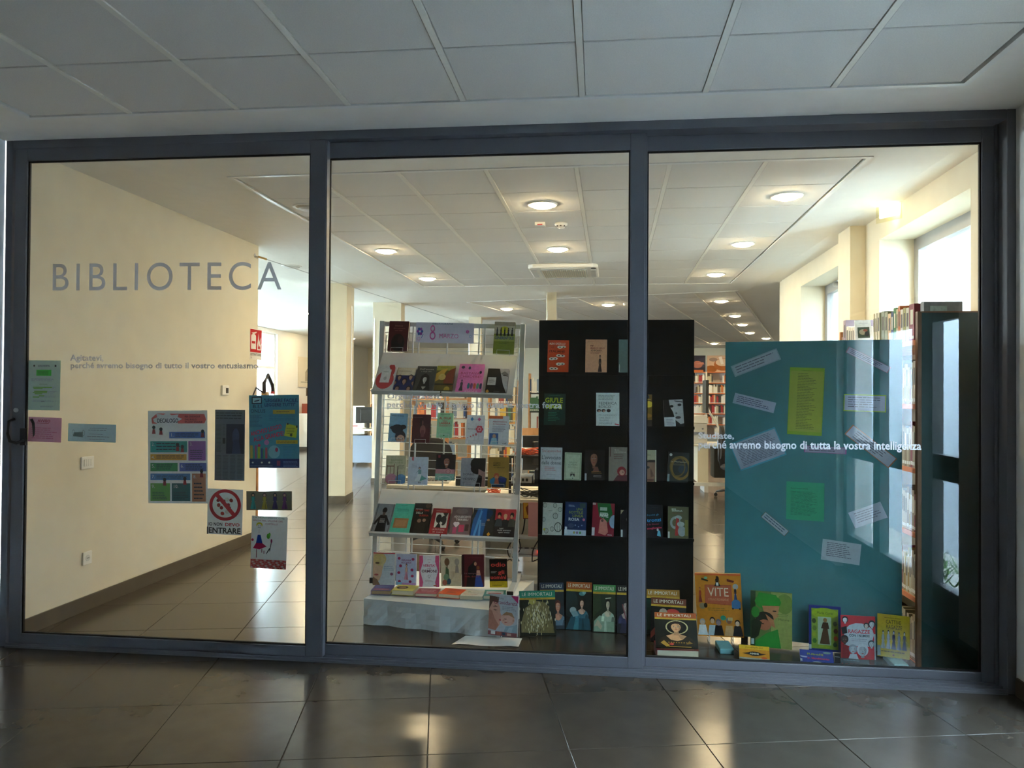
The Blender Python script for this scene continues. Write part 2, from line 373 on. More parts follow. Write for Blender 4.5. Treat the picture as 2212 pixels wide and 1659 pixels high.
# ------------------------------------------------------------------ books
def book_at(mw, w, h, t, label, col, ops=(), spine=None, group=None, pages='e8dcc0', sticker=False, back=None):
    r = empty('book', mw, label, 'book', group)
    cc = lin(col); sc = lin(spine or col); kk = lin(back or col); e = .0022
    b = MB(); b.box(-w/2, 0, 0, w/2, e, h, cc); b.box(-w/2, t-e, 0, w/2, t, h, kk); b.box(-w/2, e, 0, -w/2+e, t-e, h, sc)
    b.build('cover', 'print', r)
    MB().box(-w/2+e, e+.0002, .003, w/2-.003, t-e-.0002, h-.003, lin(pages)).build('page_block', 'paint', r)
    if ops: art_mesh(ops, w, h, parent=r)
    if sticker:
        MB().box(-w/2-.0002, -.0012, h*.03, -w/2+w*.1, -.0007, h*.18, lin('d8e0e4')).build('library_sticker', 'pprint', r)
    return r
def lift(mw, w, h, t, zmin):
    """raise a book so that its lowest corner just rests on the height zmin"""
    lo = min((mw @ Vector((x, y, z))).z for x in (-w/2, w/2) for y in (0, t) for z in (0, h))
    if lo < zmin + .0006: mw = Matrix.Translation((0, 0, zmin + .0006 - lo)) @ mw
    return mw
def book_on(q, plane, label, col, ops=(), t=.022, zmin=None, vmin=None, **k):
    mw, w, h = quad(*q, *plane)
    if zmin is not None: mw = lift(mw, w, h, t, zmin)
    if vmin is not None:   # rest on the lip of a sloping shelf
        o, v = vmin; lo = min(((mw @ Vector((x, 0, 0)))-o).dot(v) for x in (-w/2, w/2))
        if lo < .001: mw = Matrix.Translation(v*(.001-lo)) @ mw
    return book_at(mw, w, h, t, label, col, ops, **k)
def floor_plane(bl, br, tilt, z=0.0):
    a, b = at(*bl, z=z), at(*br, z=z); yaw = math.atan2(b.y-a.y, b.x-a.x); return (a, pnorm(yaw, tilt))

# ================================================================== SETTING
ZC = 2.995
def tiles_in(field_tiles, parent, meshes, name):
    for (x, y, rz) in field_tiles: inst(random.choice(meshes), name, parent, (x, y, 0), rz)

# ---- floor
floor = MB().box(-9, -9.5, -.2, 2.6, 6.0, -.006).box(-9, 6.0, -.2, 9, 21.5, -.006).build('floor', 'grout'); tag(floor, 'grey brown tiled floor running from corridor into library', kind='structure')
TF, FX, FY = .2028, -.6743, -.4612
def ftile():
    b = MB(); s = .2985; e = .0015
    n = len(b.v); b.v += [(-s, -s, -.006), (s, -s, -.006), (s, s, -.006), (-s, s, -.006), (-s, -s, -e), (s, -s, -e), (s, s, -e), (-s, s, -e), (-s+e, -s+e, 0), (s-e, -s+e, 0), (s-e, s-e, 0), (-s+e, s-e, 0)]
    for k in (0, 4):
        for i in range(4): b.face([n+k+i, n+k+(i+1) % 4, n+k+4+(i+1) % 4, n+k+4+i])
    b.face([n+8, n+9, n+10, n+11]); return b
FT = ftile().mesh('floor_tile', 'ftile')
rest = MB(); ct, st = math.cos(TF), math.sin(TF)
def intri(x, y):
    if y < .3: return -3.6 < x < 2.5 and y > -1.75
    if y < 6.2: return -3.6 < x < 2.6
    return y < 11.5 and -4.6-(y-6.2)*.1 < x < 2.6
for i in range(-26, 40):
    for j in range(-24, 50):
        x0, y0 = .6*(i+.5), .6*(j+.5); x, y = FX + x0*ct - y0*st, FY + x0*st + y0*ct
        if intri(x, y): inst(FT, 'floor_tile', floor, (x, y, 0), TF)
        elif -8 < x < 8.2 and -9.2 < y < 20.9 and not (2.4 < x and y < 6.2) and not (x < -3.8 and y < 3.2):
            rest.poly([(x + a*ct - c*st, y + a*st + c*ct, 0) for a, c in ((-.2985, -.2985), (.2985, -.2985), (.2985, .2985), (-.2985, .2985))])
o = rest.build('far_floor_tiles', 'ftile', floor); o['kind'] = 'stuff'

# ---- ceiling: slab, plaster border round three fields of tiles
ceil = MB().box(-9, -9.5, 3.06, 2.62, .0, 3.25).box(-9, 0, 3.06, 3.0, 5.95, 3.25).box(-9, 5.95, 3.06, 9, 21.5, 3.25).build('ceiling', 'ceil'); tag(ceil, 'white suspended tile ceiling with plaster border', kind='structure')
def corner_field(x0, x1, y0, y1, ang, px, py):
    c, s = math.cos(ang), math.sin(ang)
    return [(px + x*c - y*s, py + x*s + y*c) for x, y in ((x0, y0), (x1, y0), (x1, y1), (x0, y1))]
def plaster(b, rect, hole):
    X0, Y0, X1, Y1 = rect; O = [(X0, Y0), (X1, Y0), (X1, Y1), (X0, Y1)]
    for i in range(4):
        j = (i+1) % 4; p = [O[i], O[j], hole[j], hole[i]]
        b.prism(p, 'z', ZC, 3.06)
def field(ang, px, py, xs, ys, trim):
    """xs: runner positions, ys: cross joints, in the field's own frame"""
    global NT
    T0 = Matrix.Translation((px, py, 0)) @ Matrix.Rotation(ang, 4, 'Z')
    bars = MB()
    for k, x in enumerate(xs[1:-1]): MB().box(x-.014, ys[0], ZC-.004, x+.014, ys[-1], ZC+.03, T=T0).build('ceiling_runner', 'tbar', ceil)
    for a, c in (((xs[0]-.03, ys[0]-.03), (xs[-1]+.03, ys[0])), ((xs[0]-.03, ys[-1]), (xs[-1]+.03, ys[-1]+.03)), ((xs[0]-.03, ys[0]), (xs[0], ys[-1])), ((xs[-1], ys[0]), (xs[-1]+.03, ys[-1]))):
        MB().box(a[0], a[1], ZC-.006, c[0], c[1], ZC+.03, T=T0).build('edge_profile', 'trim', ceil)
    cache = {}
    for i in range(len(xs)-1):
        for j in range(len(ys)-1):
            w, d = round(xs[i+1]-xs[i], 3), round(ys[j+1]-ys[j], 3)
            if (w, d) not in cache:
                hw, hd = w/2-.016, d/2-.005; e = .003
                b = MB(); V = [(-hw, -hd, ZC+.02), (hw, -hd, ZC+.02), (hw, hd, ZC+.02), (-hw, hd, ZC+.02), (-hw, -hd, ZC+e), (hw, -hd, ZC+e), (hw, hd, ZC+e), (-hw, hd, ZC+e),
                               (-hw+e, -hd+e, ZC), (hw-e, -hd+e, ZC), (hw-e, hd-e, ZC), (-hw+e, hd-e, ZC)]
                b.v += V; b.face([0, 1, 2, 3]); b.face([8, 9, 10, 11])
                for k in (0, 4):
                    for q in range(4): b.face([k+q, k+(q+1) % 4, k+4+(q+1) % 4, k+4+q])
                cache[w, d] = b.mesh('ceiling_tile', 'ctile')
            p = T0 @ Vector(((xs[i]+xs[i+1])/2, (ys[j]+ys[j+1])/2, 0))
            inst(cache[w, d], 'ceiling_tile', ceil, (p.x, p.y, 0), ang)
    xx = (xs[0]-.03, xs[-1]+.03, ys[0]-.03, ys[-1]+.03)
    return [tuple((T0 @ Vector((x, y, 0)))[:2]) for x, y in ((xx[0], xx[2]), (xx[1], xx[2]), (xx[1], xx[3]), (xx[0], xx[3]))]
hA = field(-.0029, -.5372, -.4163, [-2.38]+[.6*k for k in range(-3, 4)]+[2.39], [-7.6]+[-.583-.6*k for k in range(10, -1, -1)]+[0.0], 1)
hB = field(-.0195, .015, 1.3517, [-2.37]+[.6*k for k in range(-3, 3)]+[1.80], [-.594]+[.6*k for k in range(0, 9)], 1)
A2 = -.268
hC = field(A2, 2.121, 6.934, [-.6*k for k in range(7, -1, -1)], [.6*k for k in range(0, 21)], 1)
pb = MB(); plaster(pb, (-9, -9.5, 2.6, 0.045), hA); plaster(pb, (-9, .045, 2.95, 6.5), hB); plaster(pb, (-9, 6.5, 9, 21.5), hC)
pb.build('plaster_border', 'ceil', ceil)

# ---- library walls
def structure(b, name, m, label=None, parent=None):
    o = b.build(name, m, parent)
    if not parent: tag(o, label, kind='structure')
    return o
structure(MB().prism([(-3.36, .09), (-3.285, 3.2), (-3.42, 3.2), (-3.5, .09)], 'z', 0, 3.0), 'wall_left', 'wall', 'cream plaster wall on the left inside the library')
structure(MB().prism([(-3.348, .09), (-3.273, 3.2), (-3.285, 3.2), (-3.36, .09)], 'z', 0, .1), 'baseboard_left', 'base', 'brown tile baseboard along the cream left wall')
structure(MB().box(-8.0, 3.05, 0, -3.42, 3.2, 3.0), 'wall_front', 'wall', 'cream wall closing the bay behind the left wall')
# far left wall with tall daylight glazing
b = MB(); XL = -7.5
b.box(XL-.3, 3.05, 0, XL, 4.0, 3); b.box(XL-.3, 13.4, 0, XL, 21.0, 3); b.box(XL-.3, 4.0, 2.9, XL, 13.4, 3)
structure(b, 'wall_far_left', 'trim', 'far left cream wall beyond the bright glazing')
structure(MB().box(XL, 13.4, 0, XL+.015, 20.7, .12), 'baseboard_far_left', 'base', 'brown baseboard of the far left wall')
w1 = empty('window_1', (XL-.1, 0, 0), 'white framed glazed door and windows full of daylight', kind='structure')
fr = MB()
for y in (4.0, 6.4, 9.0, 10.9, 12.0, 13.36): fr.box(-.04, y-.03, 0, .04, y+.04, 2.9)
for z in (0, 2.05, 2.86): fr.box(-.035, 4.0, z, .035, 13.4, z+.06)
fr.build('window_frame', 'trim', w1)
for a, c in ((4.04, 6.37), (6.44, 8.97), (9.04, 10.87), (10.94, 11.97), (12.04, 13.33)):
    MB().box(-.004, a, .06, .004, c, 2.05).build('glass_pane', 'wglass', w1); MB().box(-.004, a, 2.11, .004, c, 2.86).build('glass_pane', 'wglass', w1)
MB().box(.04, 12.1, 1.0, .09, 12.13, 1.14).build('handle', 'metal', w1)
structure(MB().box(-8, 20.7, 0, 8.3, 21.0, 3), 'wall_back', 'wall', 'far back wall of the library')
# right wall with two deep windows
WR = Matrix.Translation((2.41, 0, 0)) @ Matrix.Rotation(-.0185, 4, 'Z')
b = MB(); TH = .5
for y0, y1, z0, z1 in ((.09, .75, 0, 3), (.75, 2.35, 0, .95), (.75, 2.35, 2.80, 3), (2.35, 3.35, 0, 3), (3.35, 4.95, 0, .95), (3.35, 4.95, 2.78, 3), (4.95, 5.95, 0, 3)):
    b.box(0, y0, z0, TH, y1, z1, T=WR)
structure(b, 'wall_right', 'wall', 'cream right wall with deep window reveals')
structure(MB().box(-.125, 2.7, 0, 0, 3.05, 3.0, T=WR), 'pillar_right', 'wall', 'cream pillar between the two right windows')
structure(MB().box(2.53, 5.95, 0, 8.3, 6.1, 3.0), 'wall_right_return', 'wall', 'cream wall turning away at the end of the right wall')
structure(MB().box(8.0, 6.1, 0, 8.3, 20.7, 3.0), 'wall_far_right', 'wall', 'far right cream wall')
for k, (y0, y1, zt) in enumerate(((.75, 2.35, 2.80), (3.35, 4.95, 2.78))):
    w = empty('window_%d' % (k+2), WR @ Matrix.Translation((.27, 0, 0)), ('grey framed window over the tall bookcase', 'grey framed window beyond the right pillar')[k], kind='structure')
    f = MB(); f.box(0, y0, .95, .07, y0+.09, zt); f.box(0, y1-.09, .95, .07, y1, zt); f.box(0, y0+.09, zt-.10, .07, y1-.09, zt); f.box(0, y0+.09, .95, .07, y1-.09, 1.05)
    f.build('window_frame', mat('window_grey_%d' % k, (.34, .34, .34), .45, noise=.03), w)
    MB().box(.03, y0+.09, 1.05, .04, y1-.09, zt-.10).build('glass_pane', 'wglass', w)
    ym = y0+.45 if k == 0 else y1-.5
    MB().lathe([(.022, -.05), (.03, -.02), (.03, 0)], 12, ctr=(ym, zt-.05), axis='x').build('window_latch', 'metal', w)
    p = WR @ Vector((.62, (y0+y1)/2, 1.87)); portal('window_light_portal', p, (0, PI/2, -.0185), 1.85, 1.6)
    MB().box(.02, y0, .93, .27, y1, .95).build('window_sill', 'cream', w)
portal('window_light_portal', (XL-.45, 8.7, 1.5), (0, -PI/2, 0), 2.8, 9.4)
# columns
def column(x0, y0, x1, y1, ang, name, label):
    c = Matrix.Translation((x0, y0, 0)) @ Matrix.Rotation(ang, 4, 'Z'); w, d = x1, y1
    o = MB().box(0, 0, 0, w, d, 3.0).build(name, 'wall', None, c); tag(o, label, kind='structure')
    MB().box(-.012, -.012, 0, w+.012, d+.012, .1).build('baseboard', 'base', o)
    MB().tube([(w*.06, -.012, .72), (w*.06, -.012, 2.72)], .006).build('picture_rod', 'metal', o); MB().tube([(w+.012, d*.6, .72), (w+.012, d*.6, 2.72)], .006).build('picture_rod', 'metal', o)
column(-3.66, 5.79, .42, .46, .10, 'column_near', 'cream column just right of the left glass panel')
column(-3.52, 7.99, .46, .48, .12, 'column_middle', 'cream column behind the left post of the book rack')
column(-2.34, 10.45, .24, .5, .1, 'column_far', 'slim cream column behind the paper banner')
column(-.58, 6.9, .14, .3, .1, 'column_slim', 'narrow cream column between rack and black board')

# ---- corridor
structure(MB().box(-3.6, -9.2, 0, -3.36, -.05, 3.0), 'wall_corridor_left', 'wallc', 'white corridor wall left of the glass front')
structure(MB().box(-3.36, -9.2, 0, -3.348, -.06, .1), 'baseboard_corridor_left', 'base', 'dark tile baseboard on the left corridor wall')
b = MB(); XR = 2.275
for y0, y1, z0, z1 in ((-.45, .09, 0, 3), (-2.75, -.45, 2.2, 3), (-9.2, -2.75, 0, 3)): b.box(XR, y0, z0, XR+.3, y1, z1)
structure(b, 'wall_corridor_right', 'wallc', 'white corridor wall right of the glass front')
structure(MB().box(XR-.012, -.45, 0, XR, -.06, .09), 'baseboard_corridor_right', 'base', 'dark tile baseboard at the right corridor wall')
structure(MB().box(-3.6, -9.5, 0, 2.6, -9.2, 3.0), 'wall_corridor_back', 'wallc', 'white end wall of the corridor')
d2 = empty('door_2', (XR+.06, 0, 0), 'grey framed glazed entrance door mirrored in the right glass panel', kind='structure')
f = MB()
for y0, y1 in ((-.55, -.45), (-1.27, -.95), (-2.02, -1.88), (-2.75, -2.66)): f.box(0, y0, 0, .07, y1, 2.2)
for y0, y1 in ((-.95, -.55), (-1.88, -1.27), (-2.66, -2.02)):
    for z0, z1 in ((0, .30), (.98, 1.14), (2.0, 2.2)): f.box(0.005, y0, z0, .065, y1, z1)
    MB().box(.03, y0, .30, .038, y1, .98).build('glass_pane', 'wglass', d2); MB().box(.03, y0, 1.14, .038, y1, 2.0).build('glass_pane', 'wglass', d2)
f.build('door_frame', 'frame', d2)
portal('door_light_portal', (XR+.4, -1.6, 1.1), (0, PI/2, 0), 2.2, 2.3)
# outside
o = MB().box(-60, -60, -.5, 60, 60, -.25).build('ground', 'ground'); tag(o, 'pale paving outside the building', kind='structure')
o = MB().box(2.6, -13, -.25, 3.55, .0, -.02).build('terrace', 'ground'); tag(o, 'pale paved strip outside the entrance door', kind='structure')
o = MB().box(3.55, -13.0, -.25, 3.75, .6, 2.5).build('wall_outside', 'outwall'); tag(o, 'pale rendered wall outside the entrance door', kind='structure')
o = MB().box(4.4, .6, -.25, 4.6, 8.0, 6.0).build('wall_outside', 'yardwall2'); tag(o, 'grey rendered wall across the yard outside the right windows', kind='structure')  # added wall, dims the daylight entering the right windows
o = MB().box(-10.8, 2.0, -.25, -10.5, 15.5, 2.0).build('wall_outside', 'yardwall'); tag(o, 'grey rendered wall across the yard outside the far left glazing', kind='structure')  # added wall, cuts the cool daylight from the far left glazing
g = MB(); rr = random.Random(3)
for i in range(60):
    x, y = 3.2+rr.uniform(-.2, .2), -2.6+rr.uniform(-.6, .6); a = rr.uniform(0, 6.28); l = rr.uniform(.06, .16)
    g.poly([(x-.01, y, -.02), (x+.01, y, -.02), (x+math.cos(a)*l, y+math.sin(a)*l, rr.uniform(.02, .12))])
g = g.build('weeds', 'grass'); tag(g, 'green weeds on the paving outside the entrance door', 'plant', kind='stuff')

# ================================================================== GLASS FRONT
door = empty('door_1', (0, 0, 0), 'anthracite sliding glass front of the library', kind='structure')
def sc(p, y):  # outline measured on y = 0, carried to the plane it really lies in
    k = (y-CAM.y)/(0-CAM.y); return (CAM.x + (p[0]-CAM.x)*k, CAM.z + (p[1]-CAM.z)*k)
f = MB()
f.box(-3.354, -.05, 0, -3.31, .09, ZC); f.box(2.20+.03, -.05, 0, XR, .09, ZC); f.box(-3.31, -.05, 2.945, 2.23, .09, ZC)
f.box(2.215, .03, .02, 2.23, .09, 2.945)
f.build('door_frame', 'frame', door, bevel=.004)
t = MB(); t.box(-3.31, -.06, 0, 2.23, .09, .012)
for y in (-.055, -.008, .036): t.box(-3.31, y, .012, 2.23, y+.008, .024)
t.build('floor_track', 'frame', door)
SASH = []
for k, (ox0, ox1, oz0, oz1, ix0, ix1, iz0, iz1, y) in enumerate(((-3.335, -1.405, .003, 2.975, -3.258, -1.498, .065, 2.888, -.046), (-1.49, .40, .022, 2.945, -1.388, .32, .083, 2.855, 0.0), (.33, 2.238, .03, 2.925, .412, 2.133, .087, 2.845, .046))):
    (a0, b0), (a1, b1) = sc((ox0, oz0), y), sc((ox1, oz1), y); (c0, d0), (c1, d1) = sc((ix0, iz0), y), sc((ix1, iz1), y)
    b0 = max(b0, .024); b1 = min(b1, 2.96)
    s = MB(); Y1 = y+.038
    s.box(a0, y, b0, c0, Y1, b1); s.box(c1, y, b0, a1, Y1, b1); s.box(c0, y, b0, c1, Y1, d0); s.box(c0, y, d1, c1, Y1, b1)
    so = s.build('sash', 'frame', door, bevel=.003)
    g = MB(); e = .008; yg = y+.012
    g.box(c0, yg, d0, c0+e, yg+.014, d1); g.box(c1-e, yg, d0, c1, yg+.014, d1); g.box(c0+e, yg, d0, c1-e, yg+.014, d0+e); g.box(c0+e, yg, d1-e, c1-e, yg+.014, d1)
    g.build('gasket', 'gasket', so)
    p = MB(); p.box(c0+.001, y+.015, d0+.001, c1-.001, y+.023, d1-.001); p.m = [1, 1, 0, 1, 1, 1]
    p.build('glass_pane', ['glass', 'glassb'], so)
    SASH.append((so, y+.015, y+.023))
    if k < 2: # bright edge strip of the overlapping stile
        MB().box(a1, y+.004, b0, a1+.006, y+.05, b1).build('stile_edge', 'frame', so)
# handle: inside lever and its keeper on the left stile
y0 = SASH[0][1]-.015
h = empty('handle', at(46, 936, y=y0), 'black D shaped pull handle on the left stile', parent=door)
hp = [(-.045, -.001, .085), (-.055, -.03, .07), (-.052, -.045, .0), (-.03, -.05, -.045), (.005, -.045, -.055), (.016, -.02, -.045), (.016, -.001, -.04)]
MB().tube(hp, .009, 8).build('grip', 'black', h, smooth=True); MB().box(-.004, -.006, -.07, .03, .002, .03).build('backplate', 'black', h)
MB().tube([(.052, .012, .085), (.06, .02, .06), (.06, .03, -.01), (.05, .035, -.04)], .008, 8).build('inner_grip', 'black', h, smooth=True)
o = MB().lathe([(.011, y0-.012), (.013, y0-.008), (.013, y0+.001)], 14, ctr=tuple(at(33, 886, y=y0-.01)[k] for k in (0, 2)), axis='y').build('lock_cylinder', 'metal', door, smooth=False)

# lettering on the glass
def glass_text(txt, x0, x1, ybase, yt, sash, name='lettering', slope=0, x_off=0, split=False, bold=1, label=None, track=0):
    so, yf, yb = SASH[sash]; yy = yf-.0006
    a, b, c = at(x0, ybase, y=yy), at(x1, ybase+slope, y=yy), at(x0, yt, y=yy)
    sh, tw = text_shapes(txt, c.z-a.z, b.x-a.x, bold, track); ang = math.atan2(b.z-a.z, b.x-a.x)*.5
    whole = MB()
    for vs_, fs_ in sh:
        m_ = MB() if split else whole; n0 = len(m_.v)
        m_.v += [(a.x + px, yy, a.z + py + px*math.tan(ang)) for px, py in vs_]
        for f_ in fs_: m_.face([n0+i for i in f_])
        if split: m_.build('letter', 'vinyl', so)
    if not split: tag(whole.build(name, 'vinyl', so), label)
glass_text('BIBLIOTECA', 108, 618, 627.5, 570, 0, split=True, bold=2, track=.13)
glass_text('Agitatevi,', 152, 224, 779, 766, 0, label='grey slogan starting Agitatevi')
glass_text('perché avremo bisogno di tutto il vostro entusiasmo', 152, 558, 795, 783, 0)
glass_text('Organizzatevi,', 836, 953, 861, 850, 1, label='grey slogan starting Organizzatevi')
glass_text('perché avremo bisogno di tutta la vostra forza', 836, 1213, 880, 867, 1)
glass_text('Studiate,', 1508, 1586, 947, 934, 2, label='pale slogan starting Studiate')
glass_text('perché avremo bisogno di tutta la vostra intelligenza', 1508, 1990, 968, 951, 2)

# ================================================================== CEILING FITTINGS
def downlight(x, y, label, on_=True, group='recessed ceiling lights'):
    r = empty('ceiling_light', (x, y, ZC), label, 'ceiling light', group)
    MB().lathe([(.118, 0), (.118, -.006), (.112, -.010), (.100, -.010), (.098, -.002)], 28).build('rim', 'trim', r, smooth=False)
    b = MB().lathe([(.097, -.0015), (.092, -.010), (.076, -.021), (.046, -.029), (.015, -.031)], 28)
    b.build('diffuser', 'lamp' if on_ else 'lgrey', r)
for x, y, l in ((-.285, 1.727, 'lit round ceiling light nearest the glass, over the middle panel'), (1.539, 1.614, 'lit round ceiling light nearest the glass, over the right panel'),
                (-2.047, 3.53, 'lit round ceiling light above the cream columns, second row'), (-.257, 3.559, 'lit round ceiling light just in front of the air conditioner'), (1.561, 3.43, 'lit round ceiling light over the right side, second row'),
                (-2.033, 5.446, 'lit round ceiling light near the far left corner of the first tile field'), (1.592, 5.339, 'lit round ceiling light near the far right corner of the first tile field'),
                (-1.422, 9.026, 'lit round ceiling light left in the second tile field, above the banner'), (.334, 8.488, 'lit round ceiling light in the middle of the second tile field'), (2.096, 8.075, 'lit round ceiling light at the near right corner of the second tile field'),
                (2.72, 10.386, 'second lit ceiling light along the right edge of the far tile field'), (3.196, 12.215, 'third lit ceiling light along the right edge of the far tile field'), (3.78, 14.422, 'fourth lit ceiling light along the right edge of the far tile field'),
                (4.551, 16.255, 'fifth and farthest right lit ceiling light of the far tile field'), (3.531, 18.27, 'small lit ceiling light above the far orange shelves'), (-.803, 11.455, 'lit ceiling light just above the left corner of the black board')): downlight(x, y, l)
for x, y, l in ((-6.6, 14.2, 'ceiling light beside the far left wall, middle one'), (-6.6, 16.2, 'ceiling light beside the far left wall, farthest'), (-6.4, 12.2, 'ceiling light beside the far left glazing, above the door'), (-5.2, 9.6, 'ceiling light in the left bay before the office desk'), (-5.0, 13.6, 'ceiling light in the left bay behind the office desk')): downlight(x, y, l)  # added lamps, put in to brighten the far left wall and ceiling
downlight(-3.439, 4.418, 'unlit round ceiling light ring behind the last lettering', False); downlight(-2.159, 1.648, 'unlit round ceiling light beside the first dividing post', False)
# air conditioner cassette
r = empty('air_conditioner', T3(-.24, 4.85, ZC, -.02), 'white ceiling air conditioner cassette with slatted grille', 'air conditioner')
MB().prism([(-.40, -.36), (-.34, -.42), (.34, -.42), (.40, -.36), (.40, .36), (.34, .42), (-.34, .42), (-.40, .36)], 'z', -.05, 0).build('housing', 'switch', r, bevel=.015)
MB().box(-.27, -.27, -.056, .27, .27, -.048).build('grille_frame', 'lgrey', r)
for k in range(22): MB().box(-.25+k*.0235, -.25, -.066, -.239+k*.0235, .25, -.056).build('grille_slat', 'cream', r)
for s in (-1, 1):
    MB().box(-.25, s*.345-.03, -.058, .25, s*.345+.03, -.05).build('air_flap', 'lgrey', r); MB().box(s*.345-.03, -.25, -.058, s*.345+.03, .25, -.05).build('air_flap', 'lgrey', r)
MB().lathe([(.03, -.058), (.03, -.05)], 14, ctr=(.35, -.36)).build('logo_badge', 'black', r)
r = empty('smoke_detector', (-.171, 2.40, ZC), 'white round smoke detector on the ceiling tile', 'smoke detector')
MB().lathe([(.055, 0), (.055, -.015), (.042, -.03), (.03, -.042), (.012, -.045)], 20).build('body', 'switch', r, smooth=True)
for k in range(8): MB().box(.030, -.006, -.034, .046, .006, -.024, T=Matrix.Rotation(k*PI/4, 4, 'Z')).build('vent', 'black', r)
r = empty('alarm_sensor', (-.35, 2.37, ZC), 'small square white sensor with red strip beside the smoke detector', 'sensor')
MB().box(-.045, -.04, -.03, .045, .04, 0).build('body', 'switch', r, bevel=.004); MB().box(-.022, -.042, -.028, .022, -.0395, -.018).build('indicator', 'red', r)
r = empty('smoke_detector', (.62, 8.35, ZC), 'small smoke detector beside the middle light of the far field', 'smoke detector')
MB().lathe([(.05, 0), (.05, -.015), (.035, -.035)], 16).build('body', 'switch', r)
# luminous exit sign
p = at(1920, 447, y=1.95)
r = empty('exit_sign', T3(p.x, 1.95, p.z, -1.0), 'glowing emergency sign box high on the right wall', 'emergency sign')
MB().box(-.075, -.012, -.075, .075, .012, .075).build('sign_panel', 'sign', r); MB().box(-.11, -.004, -.11, .11, .004, .10).build('acrylic_plate', glass_mat('acrylic', .05, (.97, .95, .8)), r)
MB().box(-.03, -.02, .10, .03, .02, ZC-p.z).build('bracket', 'trim', r)
# suspended picture wire with turnbuckle
a, b_ = at(550, 552, x=-3.29), at(700, 601, z=2.75)
r = empty('tension_wire', (0, 0, 0), 'thin steel wire stretched from left wall across the room', 'wire')
e2 = at(1010, 700, y=9.5)
MB().tube([a, b_, e2], .004).build('cable', 'metal', r); MB().tube([a+(b_-a)*.05, a+(b_-a)*.16], .012).build('turnbuckle', 'brass', r); MB().lathe([(.022, 0), (.022, .012)], 12, ctr=(a.y, a.z), axis='x').build('wall_hook', 'metal', r, Matrix.Translation((a.x-.006, 0, 0)))

# ================================================================== THINGS ON THE LEFT WALL
def on_wall(px, py): # point on the left wall's face
    n = Vector((1, -.0234, 0)).normalized(); return on(px, py, Vector((-3.36, .09, 0)), n)
WL = Matrix.Rotation(-.0234, 4, 'Z')
def wallframe(px, py): return Matrix.Translation(on_wall(px, py)) @ Matrix.Rotation(PI/2-.0234, 4, 'Z')   # x along the wall into the room, -y out of the wall
r = empty('light_switch', wallframe(187, 999), 'white four gang light switch on the left wall', 'light switch')
MB().box(-.062, -.012, -.042, .062, 0, .042).build('plate', 'switch', r, bevel=.004)
for k in range(4): MB().box(-.042+k*.021, -.017, -.024, -.023+k*.021, -.012, .024).build('rocker', 'switch', r, bevel=.002)
r = empty('power_socket', wallframe(186, 1205), 'white power socket low on the left wall', 'socket')
MB().box(-.045, -.012, -.045, .045, 0, .045).build('plate', 'switch', r, bevel=.004); MB().lathe([(.022, -.0125), (.022, -.014)], 18, ctr=(0, 0), axis='y').build('socket_face', 'lgrey', r)
for dx in (-.009, 0, .009): MB().lathe([(.003, -.0142), (.003, -.0155)], 8, ctr=(dx, 0), axis='y').build('socket_hole', 'black', r)
r = empty('thermostat', wallframe(484, 843), 'small white room thermostat with dark display on left wall', 'thermostat')
MB().box(-.06, -.02, -.045, .06, 0, .045).build('plate', 'switch', r, bevel=.004); MB().box(.0, -.024, -.028, .04, -.02, .022).build('display', 'black', r)
mw = wallframe(552, 744)
r = empty('extinguisher_sign', mw, 'red ESTINTORE fire extinguisher sign at the wall corner', 'sign')
MB().box(-.13, -.004, -.155, .13, 0, .155, lin('e8e4dc')).build('sign_plate', 'pprint', r)
art_mesh([R(.03, .24, .97, .98, 'c8141c'), R(.10, .34, .50, .76, 'f0eee8'), EL(.30, .76, .20, .07, 'f0eee8'), R(.22, .78, .38, .86, 'f0eee8'), P([(.12, .86), (.55, .92), (.55, .88), (.30, .82)], 'f0eee8'), R(.16, .52, .44, .60, 'c8141c'),
          P([(.60, .32), (.92, .32), (.95, .55), (.86, .48), (.90, .75), (.76, .58), (.72, .88), (.64, .60), (.58, .48)], 'f0eee8'), P([(.66, .36), (.86, .36), (.84, .46), (.74, .44), (.70, .55)], 'c8141c'),
          T('ESTINTORE', .5, .13, .075, '333333', .88, 1), T('N°', .14, .03, .06, '333333', .10)], .26, .31, 'sign_print', 'pprint', -.0046, r).location.z = -.155
p = on_wall(552, 860)
r = empty('fire_extinguisher', (p.x+.10, p.y, 0), 'red fire extinguisher with black handle hung at the wall corner', 'fire extinguisher')
MB().lathe([(.05, .95), (.085, .97), (.085, 1.34), (.06, 1.40), (.025, 1.43), (.025, 1.47)], 20).build('cylinder', 'red', r, smooth=True)
MB().box(-.03, -.03, 1.46, .03, .03, 1.51).build('valve', 'brass', r, bevel=.004); MB().tube([(.0, -.02, 1.50), (.01, -.05, 1.60), (.02, .02, 1.68), (.03, .10, 1.58), (.03, .12, 1.50)], .020, 8).build('handle', 'black', r, smooth=True)
MB().tube([(0, 0, 1.49), (-.02, -.16, 1.55), (-.02, -.28, 1.42), (-.02, -.24, 1.2), (0, -.10, 1.02)], .009, 8).build('hose', 'black', r, smooth=True); MB().lathe([(.012, 1.49), (.018, 1.49), (.018, 1.515)], 12, ctr=(.07, .02)).build('gauge', 'red', r)
MB().box(-.10, -.03, 1.10, -.07, .03, 1.30).build('wall_bracket', 'metal', r)
p0, p1 = on_wall(572, 1010), on_wall(572, 1110)
o = MB().box(p0.x-.03, 3.2, 0, p0.x+.01, 3.235, 1.0).build('trim_1', 'wood'); tag(o, 'orange wooden edge strip on the end of the left wall', kind='structure')

